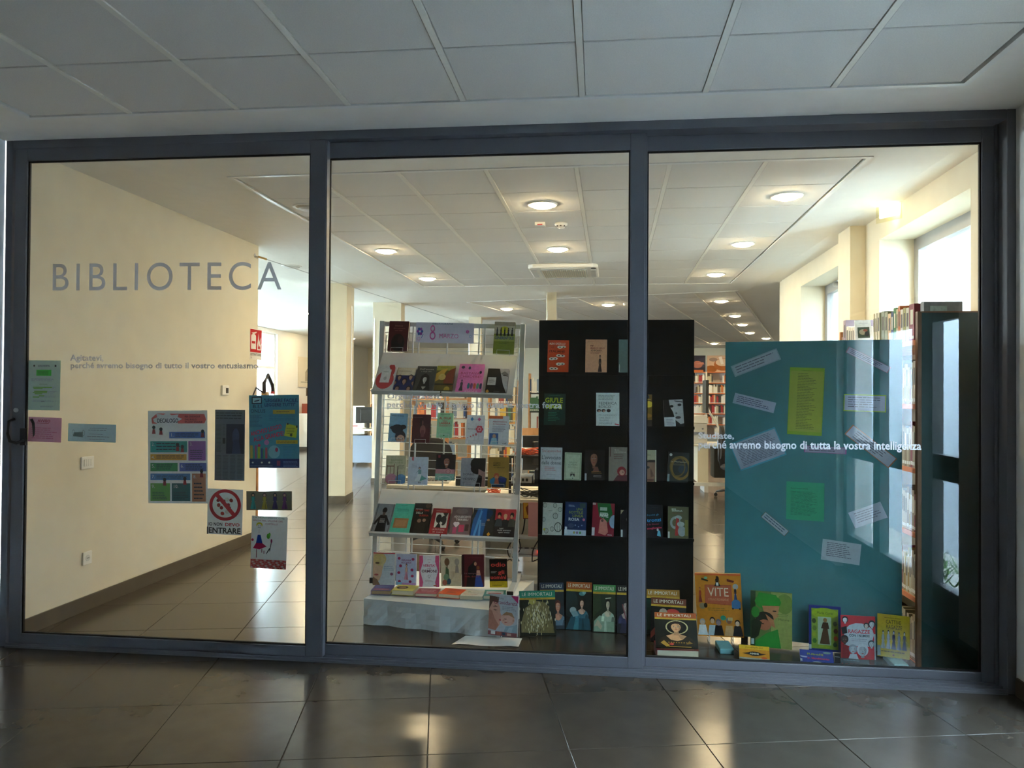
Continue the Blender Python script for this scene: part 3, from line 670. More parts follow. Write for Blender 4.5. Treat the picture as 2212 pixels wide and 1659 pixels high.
# ================================================================== BOOK RACK ON ITS PLINTH
# plinth: box under a white cloth, turned about ten degrees
PL = at(786, 1347, z=0); PRt = at(1049, 1374, z=0); pya = math.atan2(PRt.y-PL.y, PRt.x-PL.x)
PM = Matrix.Translation(PL) @ Matrix.Rotation(pya, 4, 'Z')
r = empty('display_plinth', PM, 'low plinth under a white cloth carrying the book rack', 'plinth')
pw_, pd_, ph_ = .94, .80, .165
b = MB(); nx, nz = 28, 5; rg = random.Random(5)
prof = [(0, 0)]  # cloth: front skirt, top
def cy(i, k): return rg.uniform(-.004, .004) - (.012*math.sin(i*.9) if k < 4 else 0)*(1-k/5)
grid = [[(pw_*i/nx, -.006+cy(i, k), ph_*k/nz) for i in range(nx+1)] for k in range(nz+1)] + [[(pw_*i/nx, pd_*k/4, ph_+.002) for i in range(nx+1)] for k in range(1, 5)]
n0 = len(b.v)
for row in grid: b.v += row
for k in range(len(grid)-1):
    for i in range(nx): b.face([n0+k*(nx+1)+i, n0+k*(nx+1)+i+1, n0+(k+1)*(nx+1)+i+1, n0+(k+1)*(nx+1)+i])
b.poly([(0, 0, 0), (0, pd_, 0), (0, pd_, ph_), (0, 0, ph_)]); b.poly([(pw_, 0, 0), (pw_, pd_, 0), (pw_, pd_, ph_), (pw_, 0, ph_)])
b.build('cloth_cover', 'cloth', r, smooth=False); MB().box(.02, .02, 0, pw_-.02, pd_-.02, ph_-.002).build('plinth_box', 'cream', r)
# rack
RY, ZP = 1.05, .170
ROL = math.radians(1.45)
rl, rrp = at(822, 694, y=RY), at(1135, 700, y=RY)
RW = (rrp-rl).length; RC = (rl+rrp)/2
RM = Matrix.Translation((0, 0, 0)) @ Matrix.Translation(RC) @ Matrix.Rotation(ROL, 4, 'Y')
HB = RC.z-ZP-.015
rack = empty('book_rack', RM, 'silver wire mesh book display rack standing behind the middle panel', 'display rack')
hw = RW/2
for s in (-1, 1):
    HL = RC.z-ZP-.008-s*hw*math.sin(ROL); b = MB(); x = s*(hw-.0175); b.box(x-.0175, -.02, -HL, x+.0175, .02, 0)
    b.build('post', 'rack', rack, bevel=.003)
    fy = -.27 if s > 0 else -.03; b = MB(); b.box(x-.02, fy, -HL, x+.02, .27, -HL+.035); ft_ = b.build('foot', 'rack', rack, bevel=.004)
    for q in (fy-.015, .27): MB().box(x-.021, q, -HL-.001, x+.021, q+.015, -HL+.037).build('end_cap', 'black', ft_)
MB().box(-hw+.035, -.012, -.035, hw-.035, .012, -.005).build('top_rail', 'rack', rack)
zb = HB-.20
for k in range(27):
    z = -.08-k*(zb-.08)/26; MB().tube([(-hw+.03, 0, z), (hw-.03, 0, z)], .0028, 5).build('mesh_wire', 'wire', rack)
for x in (-.275, -.235, -.03, .195, .235): MB().box(x-.005, -.008, -zb, x+.005, .002, -.035).build('mesh_upright', 'rack', rack)
for s in (-1, 1): MB().tube([(s*(hw-.045), 0, -zb), (s*(hw-.045), 0, -.10)], .004, 6).build('mesh_side_wire', 'wire', rack)
def rk(px, py, y): return RM.inverted() @ at(px, py, y=y)
SHN = []
for (bl, br_, ll, lr, yl, nm) in (((828.7, 762.5), (1117, 767.5), (802.9, 850), (1106.2, 860), .79, 'upper'), ((818.8, 1055.6), (1114, 1066.7), (798, 1156.5), (1109.9, 1170.5), .765, 'lower')):
    A, B_, C_, D_ = at(*bl, y=1.035), at(*br_, y=1.035), at(*ll, y=yl), at(*lr, y=yl)
    u = (D_-C_).normalized(); v = ((A+B_)/2-(C_+D_)/2); ln = v.length; v = (v - u*v.dot(u)).normalized(); n = v.cross(u).normalized()
    if n.y > 0: n = -n
    m_ = Matrix(((u.x, -n.x, v.x, (C_.x+D_.x)/2), (u.y, -n.y, v.y, (C_.y+D_.y)/2), (u.z, -n.z, v.z, (C_.z+D_.z)/2), (0, 0, 0, 1)))
    w2 = (D_-C_).length/2
    par = RM.inverted() @ m_
    for s0, s1 in ((-w2, -.004), (.004, w2)):
        b = MB(); b.box(s0, 0, 0, s1, .003, ln); b.box(s0, -.030, -.003, s1, .003, 0); b.box(s0, -.033, -.003, s1, -.030, .012)
        b.build('sloping_shelf', 'shelf', rack, par)
    for s in (-w2+.12, -.12, .12, w2-.12): MB().tube([(s, .012, 0), (s, .012, ln*.9)], .004, 5).build('shelf_bracket', 'wire', rack, par)
    MB().box(-.004, -.0, 0, .004, .006, ln).build('shelf_joint', 'rack', rack, par)
    SHN.append(((C_+D_)/2 + n*.0265, n, (C_+D_)/2, v))
# books leaning in wire holders: plane through a front edge point
def wplane(y, zpx, tilt=.20): p = at(960, zpx, y=y); return (p, pnorm(0, tilt))
def holder(o, w, t):
    b = MB(); 
    for s in (-w*.3, w*.3): b.tube([(s, t+.03, .10), (s, t+.006, -.0045), (s, -.008, -.0045), (s, -.008, .022)], .0018, 5)
    b.tube([(-w*.3, -.008, .022), (w*.3, -.008, .022)], .0018, 5); b.build('wire_book_holder', 'wire', rack, RM.inverted() @ o.matrix_basis)
SK = ('e8b48c', 'd89c78', 'f0c8a0')
def hb(q, pl, label, col, ops, t=.02, grp='books held on the wire rack', **k):
    o = book_on(q, pl, label, col, ops, t, group=grp, **k)
    w = (at(*q[1], y=1)-at(*q[0], y=1)).length; holder(o, w, t); return o
pl = wplane(.955, 758)
hb(((836.3, 757.5), (878.9, 758.5), (844, 693.5)), pl, 'maroon paperback with dark portrait at top left of the rack', '5a1a1c', [EL(.5, .28, .34, .30, '1c1210'), EL(.60, .36, .12, .13, '3a2420'), T('Donne', .5, .82, .05, 'd09080', .4), T('che corrono', .52, .74, .045, 'c88070', .6), T('coi lupi', .5, .67, .045, 'c88070', .4), LN(.2, .92, .8, .95, 1, 'a06060')], .03)
hb(((1064.4, 763), (1109.2, 764.5), (1070, 694.9)), pl, 'green and cream book with five dark figures at top right of the rack', '8f9a30', [R(0, .62, 1, 1, 'd8d2bc'), R(0, .88, 1, 1, 'b8a890'), R(0, .38, 1, .56, 'b8c060')] + [s for i in range(5) for s in FIG(.15+.18*i, .56, .26, '111', '222', '1c2440', '222')] + [EL(.5, .74, .22, .12, 'd8d030'), *[s for i in range(5) for s in FIG(.15+.18*i, .56, .26, '111', '222', '1c2440', '222')], T('CENERENTOLE', .5, .45, .085, '3450a0', .92, 1), LN(.25, .30, .75, .38, 2, '556020'), R(.1, .08, .9, .09, '606818')], .022)
# banner
pb_ = (at(960, 742, y=1.02), pnorm(0, 0))
sheet('banner', ((897.8, 739.6), (1023, 742.6), (897.4, 695.9)), 'white paper banner lettered 8 MARZO in pink on the rack top', 'banner', 'd8d8e8', [T('BIBLIOGRAFIA', .46, .90, .09, '3a7090', .36), RING(.29, .35, .050, .20, .66, 'e060b0', 26), RING(.29, .70, .040, .17, .62, 'e060b0', 26), T('MARZO', .40, .24, .22, 'e070b8', .34, 0, 'l')] +
      [EL(.07+.035*math.cos(a), .55+.13*math.sin(a), .022, .08, 'a048b0' if i % 2 else '3a68b8') for i, a in enumerate([k*1.05 for k in range(6)])] + [EL(.89+.018*math.cos(k*1.26), .58+.05*math.sin(k*1.26), .013, .04, 'd060b0') for k in range(5)] + [RING(.94, .36, .022, .07, .7, '70a8d8', 14), RING(.05, .18, .03, .09, .7, 'e0a0d0', 14), P([(.12, .40), (.135, .42), (.10, .22), (.09, .22)], '3a68b8')], *pb_)
# upper sloping shelf
S0 = SHN[0]
def sb(q, S, label, col, ops, t=.018, grp='', **k):
    if len(S) == 4: return book_on(q, S[:2], label, col, ops, t, group=grp, vmin=S[2:], **k)
    return book_on(q, S, label, col, ops, t, group=grp, zmin=zpl, **k)
G1 = 'books on the upper sloping shelf'
sb(((802.9, 846), (845.6, 847), (814.8, 789.3)), S0, 'white book with red swirl, first on the upper sloping shelf', 'dcdad8', [EL(.5, .42, .46, .34, 'c84040'), EL(.72, .78, .20, .26, 'c84040'), P([(.05, .75), (.75, .70), (.55, .98), (.05, .98)], 'dcdad8'), R(.26, .32, .74, .82, 'e6e4e2'), LN(.34, .70, .66, .76, 2, '555'), EL(.5, .48, .08, .07, 'bbb'), R(.46, .05, .56, .075, '222')], grp=G1)
sb(((847.6, 846), (888.4, 847), (857.6, 794.3)), S0, 'beige and blue book with a crowd of faces on the upper shelf', '1e2c6a', [R(0, .68, 1, 1, 'cfc3a4'), R(.05, .70, .95, .97, 'd8ccae'), LN(.1, .82, .9, .88, 2, '7a6a50')] + [s for cx, cy, r_ in ((.2, .58, .11), (.8, .60, .11), (.5, .42, .13), (.2, .12, .12), (.8, .12, .12), (.02, .36, .09), (.98, .36, .09)) for s in FACE(cx, cy, r_, 'c89878', '1a1414', 1.0)], grp=G1)
sb(((890.4, 848), (932.8, 849), (899.3, 791.3)), S0, 'dark grey book with long haired portrait on the upper shelf', '4a4c4a', [P([(.12, 0), (.88, 0), (.80, .24), (.70, .62), (.5, .72), (.30, .62), (.20, .24)], '121212')] + FACE(.5, .48, .13, 'c8c4bc', '121212', 1.1) + [P([(.38, .22), (.62, .22), (.5, .10)], 'b8b4ac'), T("Dell'amore", .5, .85, .06, 'd8d4c8', .75), T('e degli altri', .5, .77, .05, 'c8c4b8', .55), LN(.2, .06, .8, .09, 1, '999')], grp=G1)
sb(((934.8, 849), (974.9, 849.6), (943.1, 790.3)), S0, 'yellow and brown book with sweeping flames on the upper shelf', '6a5a20', [R(0, .82, 1, 1, 'a8a43c'), P([(0, .4), (.35, .55), (.6, .9), (.3, .85), (0, .7)], 'd8a840'), P([(.45, .3), (1, .25), (1, .92), (.75, .85), (.5, .6)], '8a3a20'), EL(.35, .58, .2, .12, 'dcc070'), R(0, .28, 1, .34, '2a2a18'), EL(.7, .12, .16, .12, 'b89a30'), R(0, 0, 1, .10, '3a3418'), LN(.2, .90, .8, .95, 1, '606020')], grp=G1)
sb(((981.9, 851), (1037.6, 852.6), (992.8, 786.4)), S0, 'large pink book with BASTAVA CHIEDERE lettering on the upper shelf', 'e87fc0', [T('BASTAVA-', .5, .64, .075, 'b02050', .82), T('CHIEDERE!', .5, .53, .075, 'b02050', .86), R(.05, .49, .95, .495, '903060'), EL(.16, .88, .07, .05, '28204a'), EL(.42, .86, .05, .05, '28204a'), EL(.88, .72, .05, .05, '28204a'), *FIG(.20, .10, .36, '28204a', 'c080a0', '554060', '444050'), *[EL(.48+.12*i, .26, .05, .10, c) for i, c in enumerate(('2a7a90', '7a4a90', 'c05030', '60a890', '304080'))], T('EMMA', .62, .04, .075, 'f6c8e4', .52)], grp=G1)
sb(((1046.5, 852), (1093.3, 853.4), (1051.5, 795.7)), S0, 'black book with a half seen eye, last on the upper shelf', '0c0c0e', [P([(.55, 1), (1, 1), (1, .05), (.80, .35)], 'bcbcc0'), P([(.62, .80), (.98, .68), (.98, .80), (.8, .90)], '777'), EL(.82, .74, .09, .025, '111'), R(.06, .36, .44, .66, 'e0e0e0'), LN(.1, .42, .40, .60, 4, '777'), P([(.02, .12), (.10, .19), (.19, .12), (.10, .05)], 'e0a020'), LN(.4, .10, .7, .14, 2, '888')], grp=G1)
# third row on wires
pl = wplane(.95, 957)
hb(((837.7, 952.8), (875.9, 954.4), (832.1, 891.8)), pl, 'pale blue book of a woman with wind blown curls on the rack', '86b0cc', [EL(.48, .44, .34, .17, '1c1a20'), EL(.25, .48, .2, .07, '26222a'), EL(.8, .52, .18, .08, '26222a'), EL(.68, .18, .30, .22, '2a2228'), EL(.70, .08, .24, .16, 'c89880'), EL(.60, .10, .04, .018, '222'), EL(.80, .10, .04, .018, '222'), LN(.1, .88, .9, .93, 1, '345')], .018)
hb(((888.4, 955.8), (927.2, 956.4), (882, 894.8)), pl, 'dark maroon book with a dim figure in white on the rack', '4a1a22', [R(.5, .0, 1, .5, '5a1018'), R(.42, .50, .62, .86, '2a1014'), EL(.60, .44, .16, .18, '9a6a68'), EL(.58, .70, .04, .09, '8a5a50'), R(.50, .2, .68, .44, '7a4448'), LN(.08, .86, .7, .92, 1, '8a6a6a')], .018)
hb(((942.1, 944.5), (975.9, 945.5), (949.1, 891.8)), pl, 'small mint green book with red title on the rack', '9fd8b0', [T('SIMONETTA', .5, .92, .04, '224030', .6), T('AL DI LÀ', .5, .74, .09, 'c83028', .74, 1), T('DELLE', .5, .65, .05, 'c83028', .3, 1), T('LABBRA', .5, .54, .09, 'c83028', .7, 1), R(.12, .50, .9, .51, 'b03028'), LN(.15, .42, .88, .49, 2, 'c05040'), EL(.48, .08, .05, .025, '306040')], .028)
hb(((1004.8, 958.8), (1043.6, 960.4), (999.8, 895.8)), pl, 'white book with a pink flower and rising dots on the rack', 'e4e4e8', [P([(.20, .86), (.30, .93), (.40, .86), (.30, .79)], '3a90d0'), P([(.60, .86), (.70, .93), (.80, .86), (.70, .79)], 'e060a0'), R(.38, .855, .62, .865, '4070c0'), *[EL(.74+.13*math.cos(k*1.05), .52+.08*math.sin(k*1.05), .09, .055, 'd04858') for k in range(6)], EL(.74, .52, .11, .07, 'f0b0b8'), EL(.74, .52, .06, .04, 'd04858'), T('femina', .08, .50, .05, '555', .42, 0, 'l'), *[EL(.12+.15*i, .22+.04*i, .03+.012*i, .02+.008*i, 'd07880') for i in range(4)], R(.70, .15, .71, .40, '999'), R(.5, .15, .51, .30, '999')], .016)
hb(((1053.5, 960.8), (1097.3, 962), (1049.5, 897.8)), pl, 'white book with orange band and photo of a doctor on the rack', 'dfe3ea', [R(0, .90, .70, 1, 'c85a20'), T('Alimentazione', .55, .78, .045, 'b04050', .7, 1), T('in menopausa', .53, .70, .045, 'b04050', .62, 1), LN(.2, .44, .85, .64, 5, '667'), R(.06, .02, .50, .40, '3060a8'), EL(.30, .30, .09, .07, 'c89878'), P([(.10, .02), (.48, .02), (.42, .24), (.18, .24)], '9ac8d8'), T('red!', .82, .04, .05, '222', .2, 1)], .016)
# fourth row
pl = wplane(.95, 1048)
hb(((831.3, 1044.5), (874.8, 1045.1), (825.7, 983.6)), pl, 'beige book drawn with a bed frame in pink and blue on the rack', 'cfc7a4', [T('BAMBINE', .55, .80, .06, '8a9a60', .6), T('NELLA RETE', .5, .72, .055, '8a9a60', .7), R(.05, .30, .09, .66, '8a5a40'), R(.40, .30, .44, .70, '8a5a40'), R(.05, .60, .42, .64, '8a5a40'), R(.22, .30, .25, .6, '8a5a40'), EL(.30, .16, .30, .20, 'c88898'), EL(.78, .16, .28, .18, '6a94c4'), R(.58, .0, .62, .62, '6a4a3a'), LN(.62, .50, .95, .66, 4, '667050')], .016)
hb(((880.3, 1046.5), (922.2, 1047.3), (876.2, 986.9)), pl, 'pale lilac white book with a girl in a full skirt on the rack', 'd2d8e6', [P([(.16, 1), (.26, 1), (.26, .86), (.16, .88)], 'd06070'), LN(.16, .58, .5, .76, 4, '99a'), P([(.34, .12), (.80, .14), (.64, .40), (.52, .40)], 'e8eef0'), P([(.6, .12), (.98, .22), (.70, .34)], '70b0a8'), R(.52, .38, .68, .54, '80a8b0'), EL(.58, .60, .06, .05, '556'), EL(.58, .59, .035, .03, 'd8b098'), P([(.38, .40), (.52, .52), (.52, .48)], '80a0a8'), R(.54, .05, .57, .12, '555'), R(.62, .05, .65, .12, '555')], .014)
hb(((939.4, 1036.2), (981, 1037.6), (944.4, 980.8)), pl, 'black book with a laughing woman over pink and mint bands on the rack', '140e10', [EL(.60, .70, .40, .36, '201416'), P([(.3, .5), (.95, .42), (1, .9), (.6, 1), (.35, .9)], '24181a')] + FACE(.56, .70, .19, 'c08068', '24181a', 1.15) + [EL(.56, .605, .075, .022, 'e0d8d0'), R(0, .24, 1, .42, 'd8949a'), R(0, 0, 1, .24, '8fc4b4'), EL(.66, .34, .2, .11, 'e0a0a0'), RING(.66, .33, .14, .09, .7, 'c87880', 18), RING(.5, .1, .3, .1, .85, 'c8e0d8', 4), RING(.2, .12, .16, .08, .8, 'c8e0d8', 4), RING(.8, .12, .16, .08, .8, 'c8e0d8', 4), R(.10, .86, .22, .96, '902838')], .022)
hb(((994, 1050.1), (1046.9, 1051.5), (992.1, 988.6)), pl, 'grey book with dark curly hair and DONNE TROPPO title on the rack', 'b4b4bc', [EL(.78, .78, .40, .30, '231c1c'), EL(.70, .62, .3, .2, '2a2020'), P([(.72, .62), (1, .5), (1, 0), (.72, 0)], 'b08880'), P([(.60, 0), (.74, .42), (.88, .36), (.86, 0)], '1e1a22'), T('DONNE', .32, .38, .075, '4a4a54', .46), T('che amano', .34, .31, .04, '4a4a54', .4), T('TROPPO', .35, .21, .075, '4a4a54', .54), LN(.1, .06, .55, .16, 3, '778')], .022)
hb(((1053, 1052.9), (1098, 1053.7), (1052.2, 987.2)), pl, 'ochre book with orange haired seated figure in blue on the rack', 'b08838', [T('CORPO', .42, .78, .045, '4a3418', .35, 1), T('MENTE', .42, .71, .045, '4a3418', .35, 1), T('e libertà', .55, .64, .04, '4a3418', .5), P([(.15, .02), (.85, .02), (.92, .30), (.65, .38), (.25, .34)], '203a60'), EL(.30, .20, .2, .12, '3880b0'), EL(.42, .38, .13, .10, 'c05028'), EL(.42, .33, .08, .07, 'd08860'), P([(.30, .1), (.55, .1), (.5, .3), (.36, .3)], 'c06850'), EL(.72, .26, .16, .10, '2a3a90')], .016)
# lower sloping shelf
S1 = SHN[1]; G2 = 'books on the lower sloping shelf'
sb(((798, 1152.7), (837.7, 1154.9), (809.9, 1088.9)), S1, 'grey book with black figure from behind, first on lower shelf', '8a8e94', [P([(.22, 0), (.80, 0), (.72, .48), (.64, .62), (.36, .62), (.28, .48)], '16181e'), EL(.5, .78, .13, .10, '121214'), R(.43, .6, .57, .72, '5a4a44'), P([(.02, .30), (.16, .28), (.40, .56), (.34, .62)], '1a1c22'), P([(.98, .30), (.84, .28), (.62, .56), (.66, .62)], '1a1c22'), LN(.36, .34, .66, .50, 4, 'c8c8c8'), R(.06, 0, .10, 1, '606468'), R(.92, 0, .96, 1, '606468')], grp=G2)
sb(((839, 1154), (882, 1156), (851.5, 1088.1)), S1, 'turquoise book with brown rectangle on the lower shelf', '58c4a8', [R(.12, .20, .84, .52, 'a87848'), R(.2, .26, .76, .46, 'b48454'), LN(.15, .74, .85, .84, 3, '2a7a68'), LN(.3, .92, .7, .95, 1, '2a7a68')], grp=G2)
sb(((883.1, 1156.3), (921.4, 1157.4), (894.5, 1087.5)), S1, 'black book with red and white heading over dim hands on lower shelf', '1a1614', [T('LE VITTIME', .5, .74, .06, 'c83828', .8, 1), T('DELLA', .36, .66, .06, 'e0e0d8', .4, 1), T('GUERRA', .62, .58, .06, 'c83828', .55, 1), R(.1, .8, .5, .82, 'ddd'), EL(.42, .44, .12, .06, 'a08070'), EL(.70, .46, .10, .05, 'b09080'), R(.2, .05, .8, .38, '2a2622'), EL(.8, .92, .16, .08, '50382c')], grp=G2)
sb(((924.1, 1158.2), (963, 1160.1), (931.1, 1098.6)), S1, 'red book with black and white drawing on the lower shelf', '9a1a20', [R(.22, .30, .92, .84, 'd8d4cc'), EL(.42, .62, .16, .16, '1a1a1a'), EL(.70, .56, .16, .18, '222'), P([(.30, .30), (.60, .30), (.5, .55)], '111'), P([(.6, .84), (.9, .84), (.8, .66)], '333'), EL(.58, .46, .08, .05, 'd8d4cc'), T('LA SOLITUDINE', .5, .20, .06, 'e0c8c0', .7), T('di stare', .5, .12, .05, 'e0c8c0', .6), R(.2, .90, .8, .92, 'c88')], grp=G2)
sb(((967.9, 1161), (1012.3, 1162.4), (976.3, 1097.2)), S1, 'muted pink grey book titled ADOLESCENTI TERRIBILI on the lower shelf', '7a6466', [EL(.5, .86, .3, .1, '8a7674'), T('ADOLESCENTI', .55, .64, .07, 'e8e0dc', .82, 1), T('TERRIBILI', .55, .54, .07, 'e8e0dc', .62, 1), EL(.24, .44, .09, .06, 'e8d8dc'), EL(.36, .44, .09, .06, 'e8d8dc'), P([(.15, .42), (.45, .42), (.30, .30)], 'e8d8dc'), R(.44, .16, .70, .40, 'c03858'), R(.15, .10, .34, .32, 'b8486a'), R(.74, .2, .92, .42, '4a3434'), R(0, 0, 1, .08, 'c8b8b4'), T('SALANI', .5, .02, .04, '644', .3)], grp=G2)
sb(((1014.2, 1163.2), (1063.3, 1165.1), (1021.2, 1099.2)), S1, 'dark book with a figure draped in blue satin on the lower shelf', '2a2e2c', [P([(0, 0), (.55, 0), (.62, .55), (.74, .62), (.86, .9), (.60, 1), (.22, 1), (.05, .6)], '1f5a98'), P([(.1, 0), (.2, 0), (.42, .9), (.34, .95)], '4a90d0'), P([(.34, 0), (.44, 0), (.40, .6), (.34, .6)], '5a9cd8'), P([(.62, .98), (.86, .92), (.9, .82), (.72, .60), (.62, .66)], '16365c'), EL(.72, .60, .07, .04, 'b08870'), LN(.44, .40, .64, .50, 3, '9ab'), P([(.72, .13), (.80, .20), (.88, .13), (.80, .06)], 'e0a020'), R(.04, .95, .4, .97, '7a98a8')], grp=G2)
sb(((1064.1, 1165.7), (1109.3, 1167.3), (1068.3, 1101.4)), S1, 'red and black book with a group of people, last on lower shelf', '1c181c', [R(0, .62, 1, 1, 'b8303c'), EL(.2, .80, .10, .09, '201814'), EL(.50, .76, .09, .08, 'c0a080'), EL(.82, .80, .10, .09, '201814'), EL(.2, .74, .06, .06, 'c89878'), EL(.80, .74, .06, .06, 'c89878'), EL(.50, .70, .06, .06, 'd0a488'), P([(0, .4), (.4, .4), (.32, .66), (.08, .66)], '38424a'), P([(.35, .4), (.68, .4), (.6, .64), (.40, .64)], '141820'), P([(.65, .4), (1, .4), (.95, .66), (.7, .66)], '4a4a44'), T('tutti', .36, .32, .05, 'ddd', .2), T('molti animano', .5, .26, .05, 'ddd', .66), T('quei mesi', .5, .19, .05, 'ddd', .55), LN(.3, .96, .7, .98, 1, 'e0a0a0')], grp=G2)
# row standing on the plinth
zpl = ZP+.003
def pplane(px, py, tilt=.07): return (at(px, py, z=zpl)-Vector((0, .025, 0)), pnorm(0, tilt))
G3 = 'books standing on the cloth covered plinth'
pl = pplane(950, 1268)
sb(((804.9, 1263.5), (852, 1265), (809.1, 1193.4)), pl, 'pale book with half a blonde face standing left on the plinth', 'c8d0d4', [EL(.10, .56, .34, .50, 'e0b898'), EL(.30, .80, .30, .20, 'd8c080'), P([(.34, .9), (.55, .8), (.44, .5), (.38, .62)], 'dcc890'), EL(.20, .68, .10, .03, '5a4030'), EL(.16, .32, .10, .03, 'b85850'), R(0, .97, 1, 1, 'c83040'), LN(.5, .44, .95, .60, 3, '9ab'), EL(.86, .35, .07, .045, '905a70'), P([(0, 0), (.35, 0), (.2, .18), (0, .26)], '8a6a50')], .024, G3, spine='c03040')
sb(((854.8, 1263.5), (897.8, 1265), (857.1, 1196.5)), pl, 'pale blue book scattered with magenta dots standing on the plinth', 'b8c0da', [*[EL(x, y, .075, .045, 'a82858') for x, y in ((.14, .86), (.84, .84), (.22, .62), (.80, .5), (.14, .40), (.82, .30), (.18, .12), (.72, .12))], *FIG(.52, .18, .52, '4a3028', 'd8a88c', 'e0b098', 'd890a0', .45), T('GIULIA', .5, .78, .055, '8a3a70', .5, 1), T('ACCARDI', .5, .70, .055, '8a3a70', .5, 1), R(0, 0, .3, .10, '88b8d8'), R(.3, 0, 1, .08, 'c090c0')], .02, G3)
sb(((905.6, 1267.7), (948.5, 1268.2), (909.7, 1199.8)), pl, 'pink and white book titled LA VERITÀ SUGLI ORMONI on the plinth', 'eceaec', [P([(0, 1), (.18, 1), (.20, .8), (.05, .5), (.2, .15), (.16, 0), (0, 0)], 'd85a88'), P([(1, 1), (.82, 1), (.80, .8), (.95, .5), (.80, .15), (.84, 0), (1, 0)], 'd85a88'), R(.40, .86, .60, .87, '999'), T('LA', .5, .76, .04, 'c04870', .1), T('VERITA\'', .5, .64, .075, 'c83868', .62, 1), T('sugli', .5, .57, .04, 'c04870', .2), T('ORMONI', .5, .46, .085, '5a2038', .76, 1), RING(.5, .34, .07, .045, .75, '888', 14), R(.49, .26, .51, .30, '888'), LN(.3, .16, .7, .22, 2, 'a88'), R(.72, .03, .88, .06, 'c86030')], .02, G3)
sb(((953.2, 1266), (996.2, 1266), (955.2, 1202.6)), pl, 'cream book with two twining plant figures standing on the plinth', 'd6caa8', [EL(.30, .82, .13, .13, '7a5a3c'), EL(.80, .82, .12, .12, 'a8a090'), P([(.18, .05), (.44, .05), (.38, .58), (.24, .66)], '4a6a48'), P([(.70, .45), (.90, .45), (.86, .70), (.74, .70)], '9a9488'), EL(.26, .30, .14, .12, '7aa080'), EL(.18, .12, .12, .10, 'b86850'), EL(.4, .16, .10, .10, '3a5a70'), R(.28, .60, .33, .72, '6a4a34'), *[R(.5+.06*i, .2+.05*i, .52+.06*i, .5, 'a89878') for i in range(5)]], .018, G3)
sb(((997.6, 1267.7), (1045.3, 1268.2), (1001.8, 1198.4)), pl, 'crimson book with an embracing couple in black and blue on the plinth', '5a1420', [R(0, 0, .12, 1, '301018'), P([(.20, 0), (.62, 0), (.66, .62), (.50, .74), (.30, .62)], '15121a'), EL(.58, .74, .09, .07, '2a1810'), EL(.62, .72, .06, .06, 'c89070'), EL(.74, .60, .07, .06, '8a4a20'), P([(.68, .52), (.82, .52), (.86, .34), (.66, .34)], 'd0a088'), P([(.64, .36), (.86, .36), (.98, 0), (.58, 0)], '2a4a9a'), T('La tempesta', .46, .40, .05, '8a6a70', .7), T('delle donne', .46, .30, .05, 'a04040', .66), R(.3, .9, .9, .92, '702030')], .026, G3)
sb(((1058, 1269.1), (1096, 1269), (1063.3, 1208.1)), pl, 'small black book with red handwritten title and yellow band on the plinth', '120a0c', [T('odio', .5, .74, .15, 'd84038', .85, 1), T('gli', .68, .48, .13, 'd84038', .36, 1), T('uomini', .5, .30, .13, 'd84038', .9, 1), LN(.08, .50, .42, .58, 2, 'ccc'), R(0, 0, 1, .22, 'd8b81c'), LN(.15, .05, .85, .18, 3, '6a5a10')], .018, G3)
# lying on the plinth
def lying(fl, fr, depth, t, label, col, ops, grp, z=zpl, skew=0, pages='dcd0b4', spine=None, frm=None):
    a, b_ = at(*fl, z=z), at(*fr, z=z); ya = math.atan2(b_.y-a.y, b_.x-a.x) + skew; w = (b_-a).length; c = (a+b_)/2
    # cover lies face up, lower edge towards the viewer
    mw = Matrix.Translation((c.x, c.y, z+t)) @ Matrix.Rotation(ya, 4, 'Z') @ Matrix.Rotation(-PI/2, 4, 'X')
    return book_at(mw, w, depth, t, label, col, ops, group=grp, pages=pages, spine=spine)
G4 = 'books lying along the plinth edge'
lying((801, 1284.3), (843.2, 1285.2), .145, .028, 'purple book lying flat at the left end of the plinth', '5a4a8a', [LN(.1, .5, .9, .85, 3, '8a9ad0'), R(.1, .1, .9, .35, '8a3a60')], G4, pages='b89870')
lying((846, 1284.9), (892.3, 1287.1), .145, .032, 'thick yellow book with dark oval lying on the plinth', 'd8cc60', [EL(.35, .5, .26, .30, '5a4a30'), EL(.36, .5, .16, .2, 'b89870')], G4, skew=-.02)
lying((896.5, 1288.5), (943.5, 1289.9), .145, .022, 'red book with white lettering lying on the plinth', 'a83848', [T('DONNE', .5, .55, .12, 'e8c8c8', .7, 1), T('SENZA', .5, .35, .12, 'e8c8c8', .6), R(0, .85, 1, 1, 'c8c0c0')], G4, skew=-.02)
lying((946, 1290.4), (991.6, 1294), .145, .026, 'bright orange book lying on the plinth', 'e85a20', [LN(.25, .6, .9, .9, 3, '8a2a60'), LN(.3, .2, .85, .5, 3, '2a3a60')], G4, skew=-.02)
lying((994, 1294.6), (1042, 1296.2), .145, .024, 'cream white book with fine red lines lying on the plinth', 'e6e2d0', [LN(.1, .2, .9, .34, 2, 'c06040'), EL(.3, .7, .08, .05, '609060'), T('a proposito', .55, .5, .07, '554', .6)], G4, skew=-.02)
lying((1044, 1294.4), (1091, 1295), .145, .024, 'teal edged book with picture lying at the right end of the plinth', '4a9a98', [R(.1, .25, .9, .75, 'd8d8d8'), R(.2, .30, .8, .45, 'c04030'), LN(.2, .55, .8, .7, 2, '703060')], G4, skew=-.02)

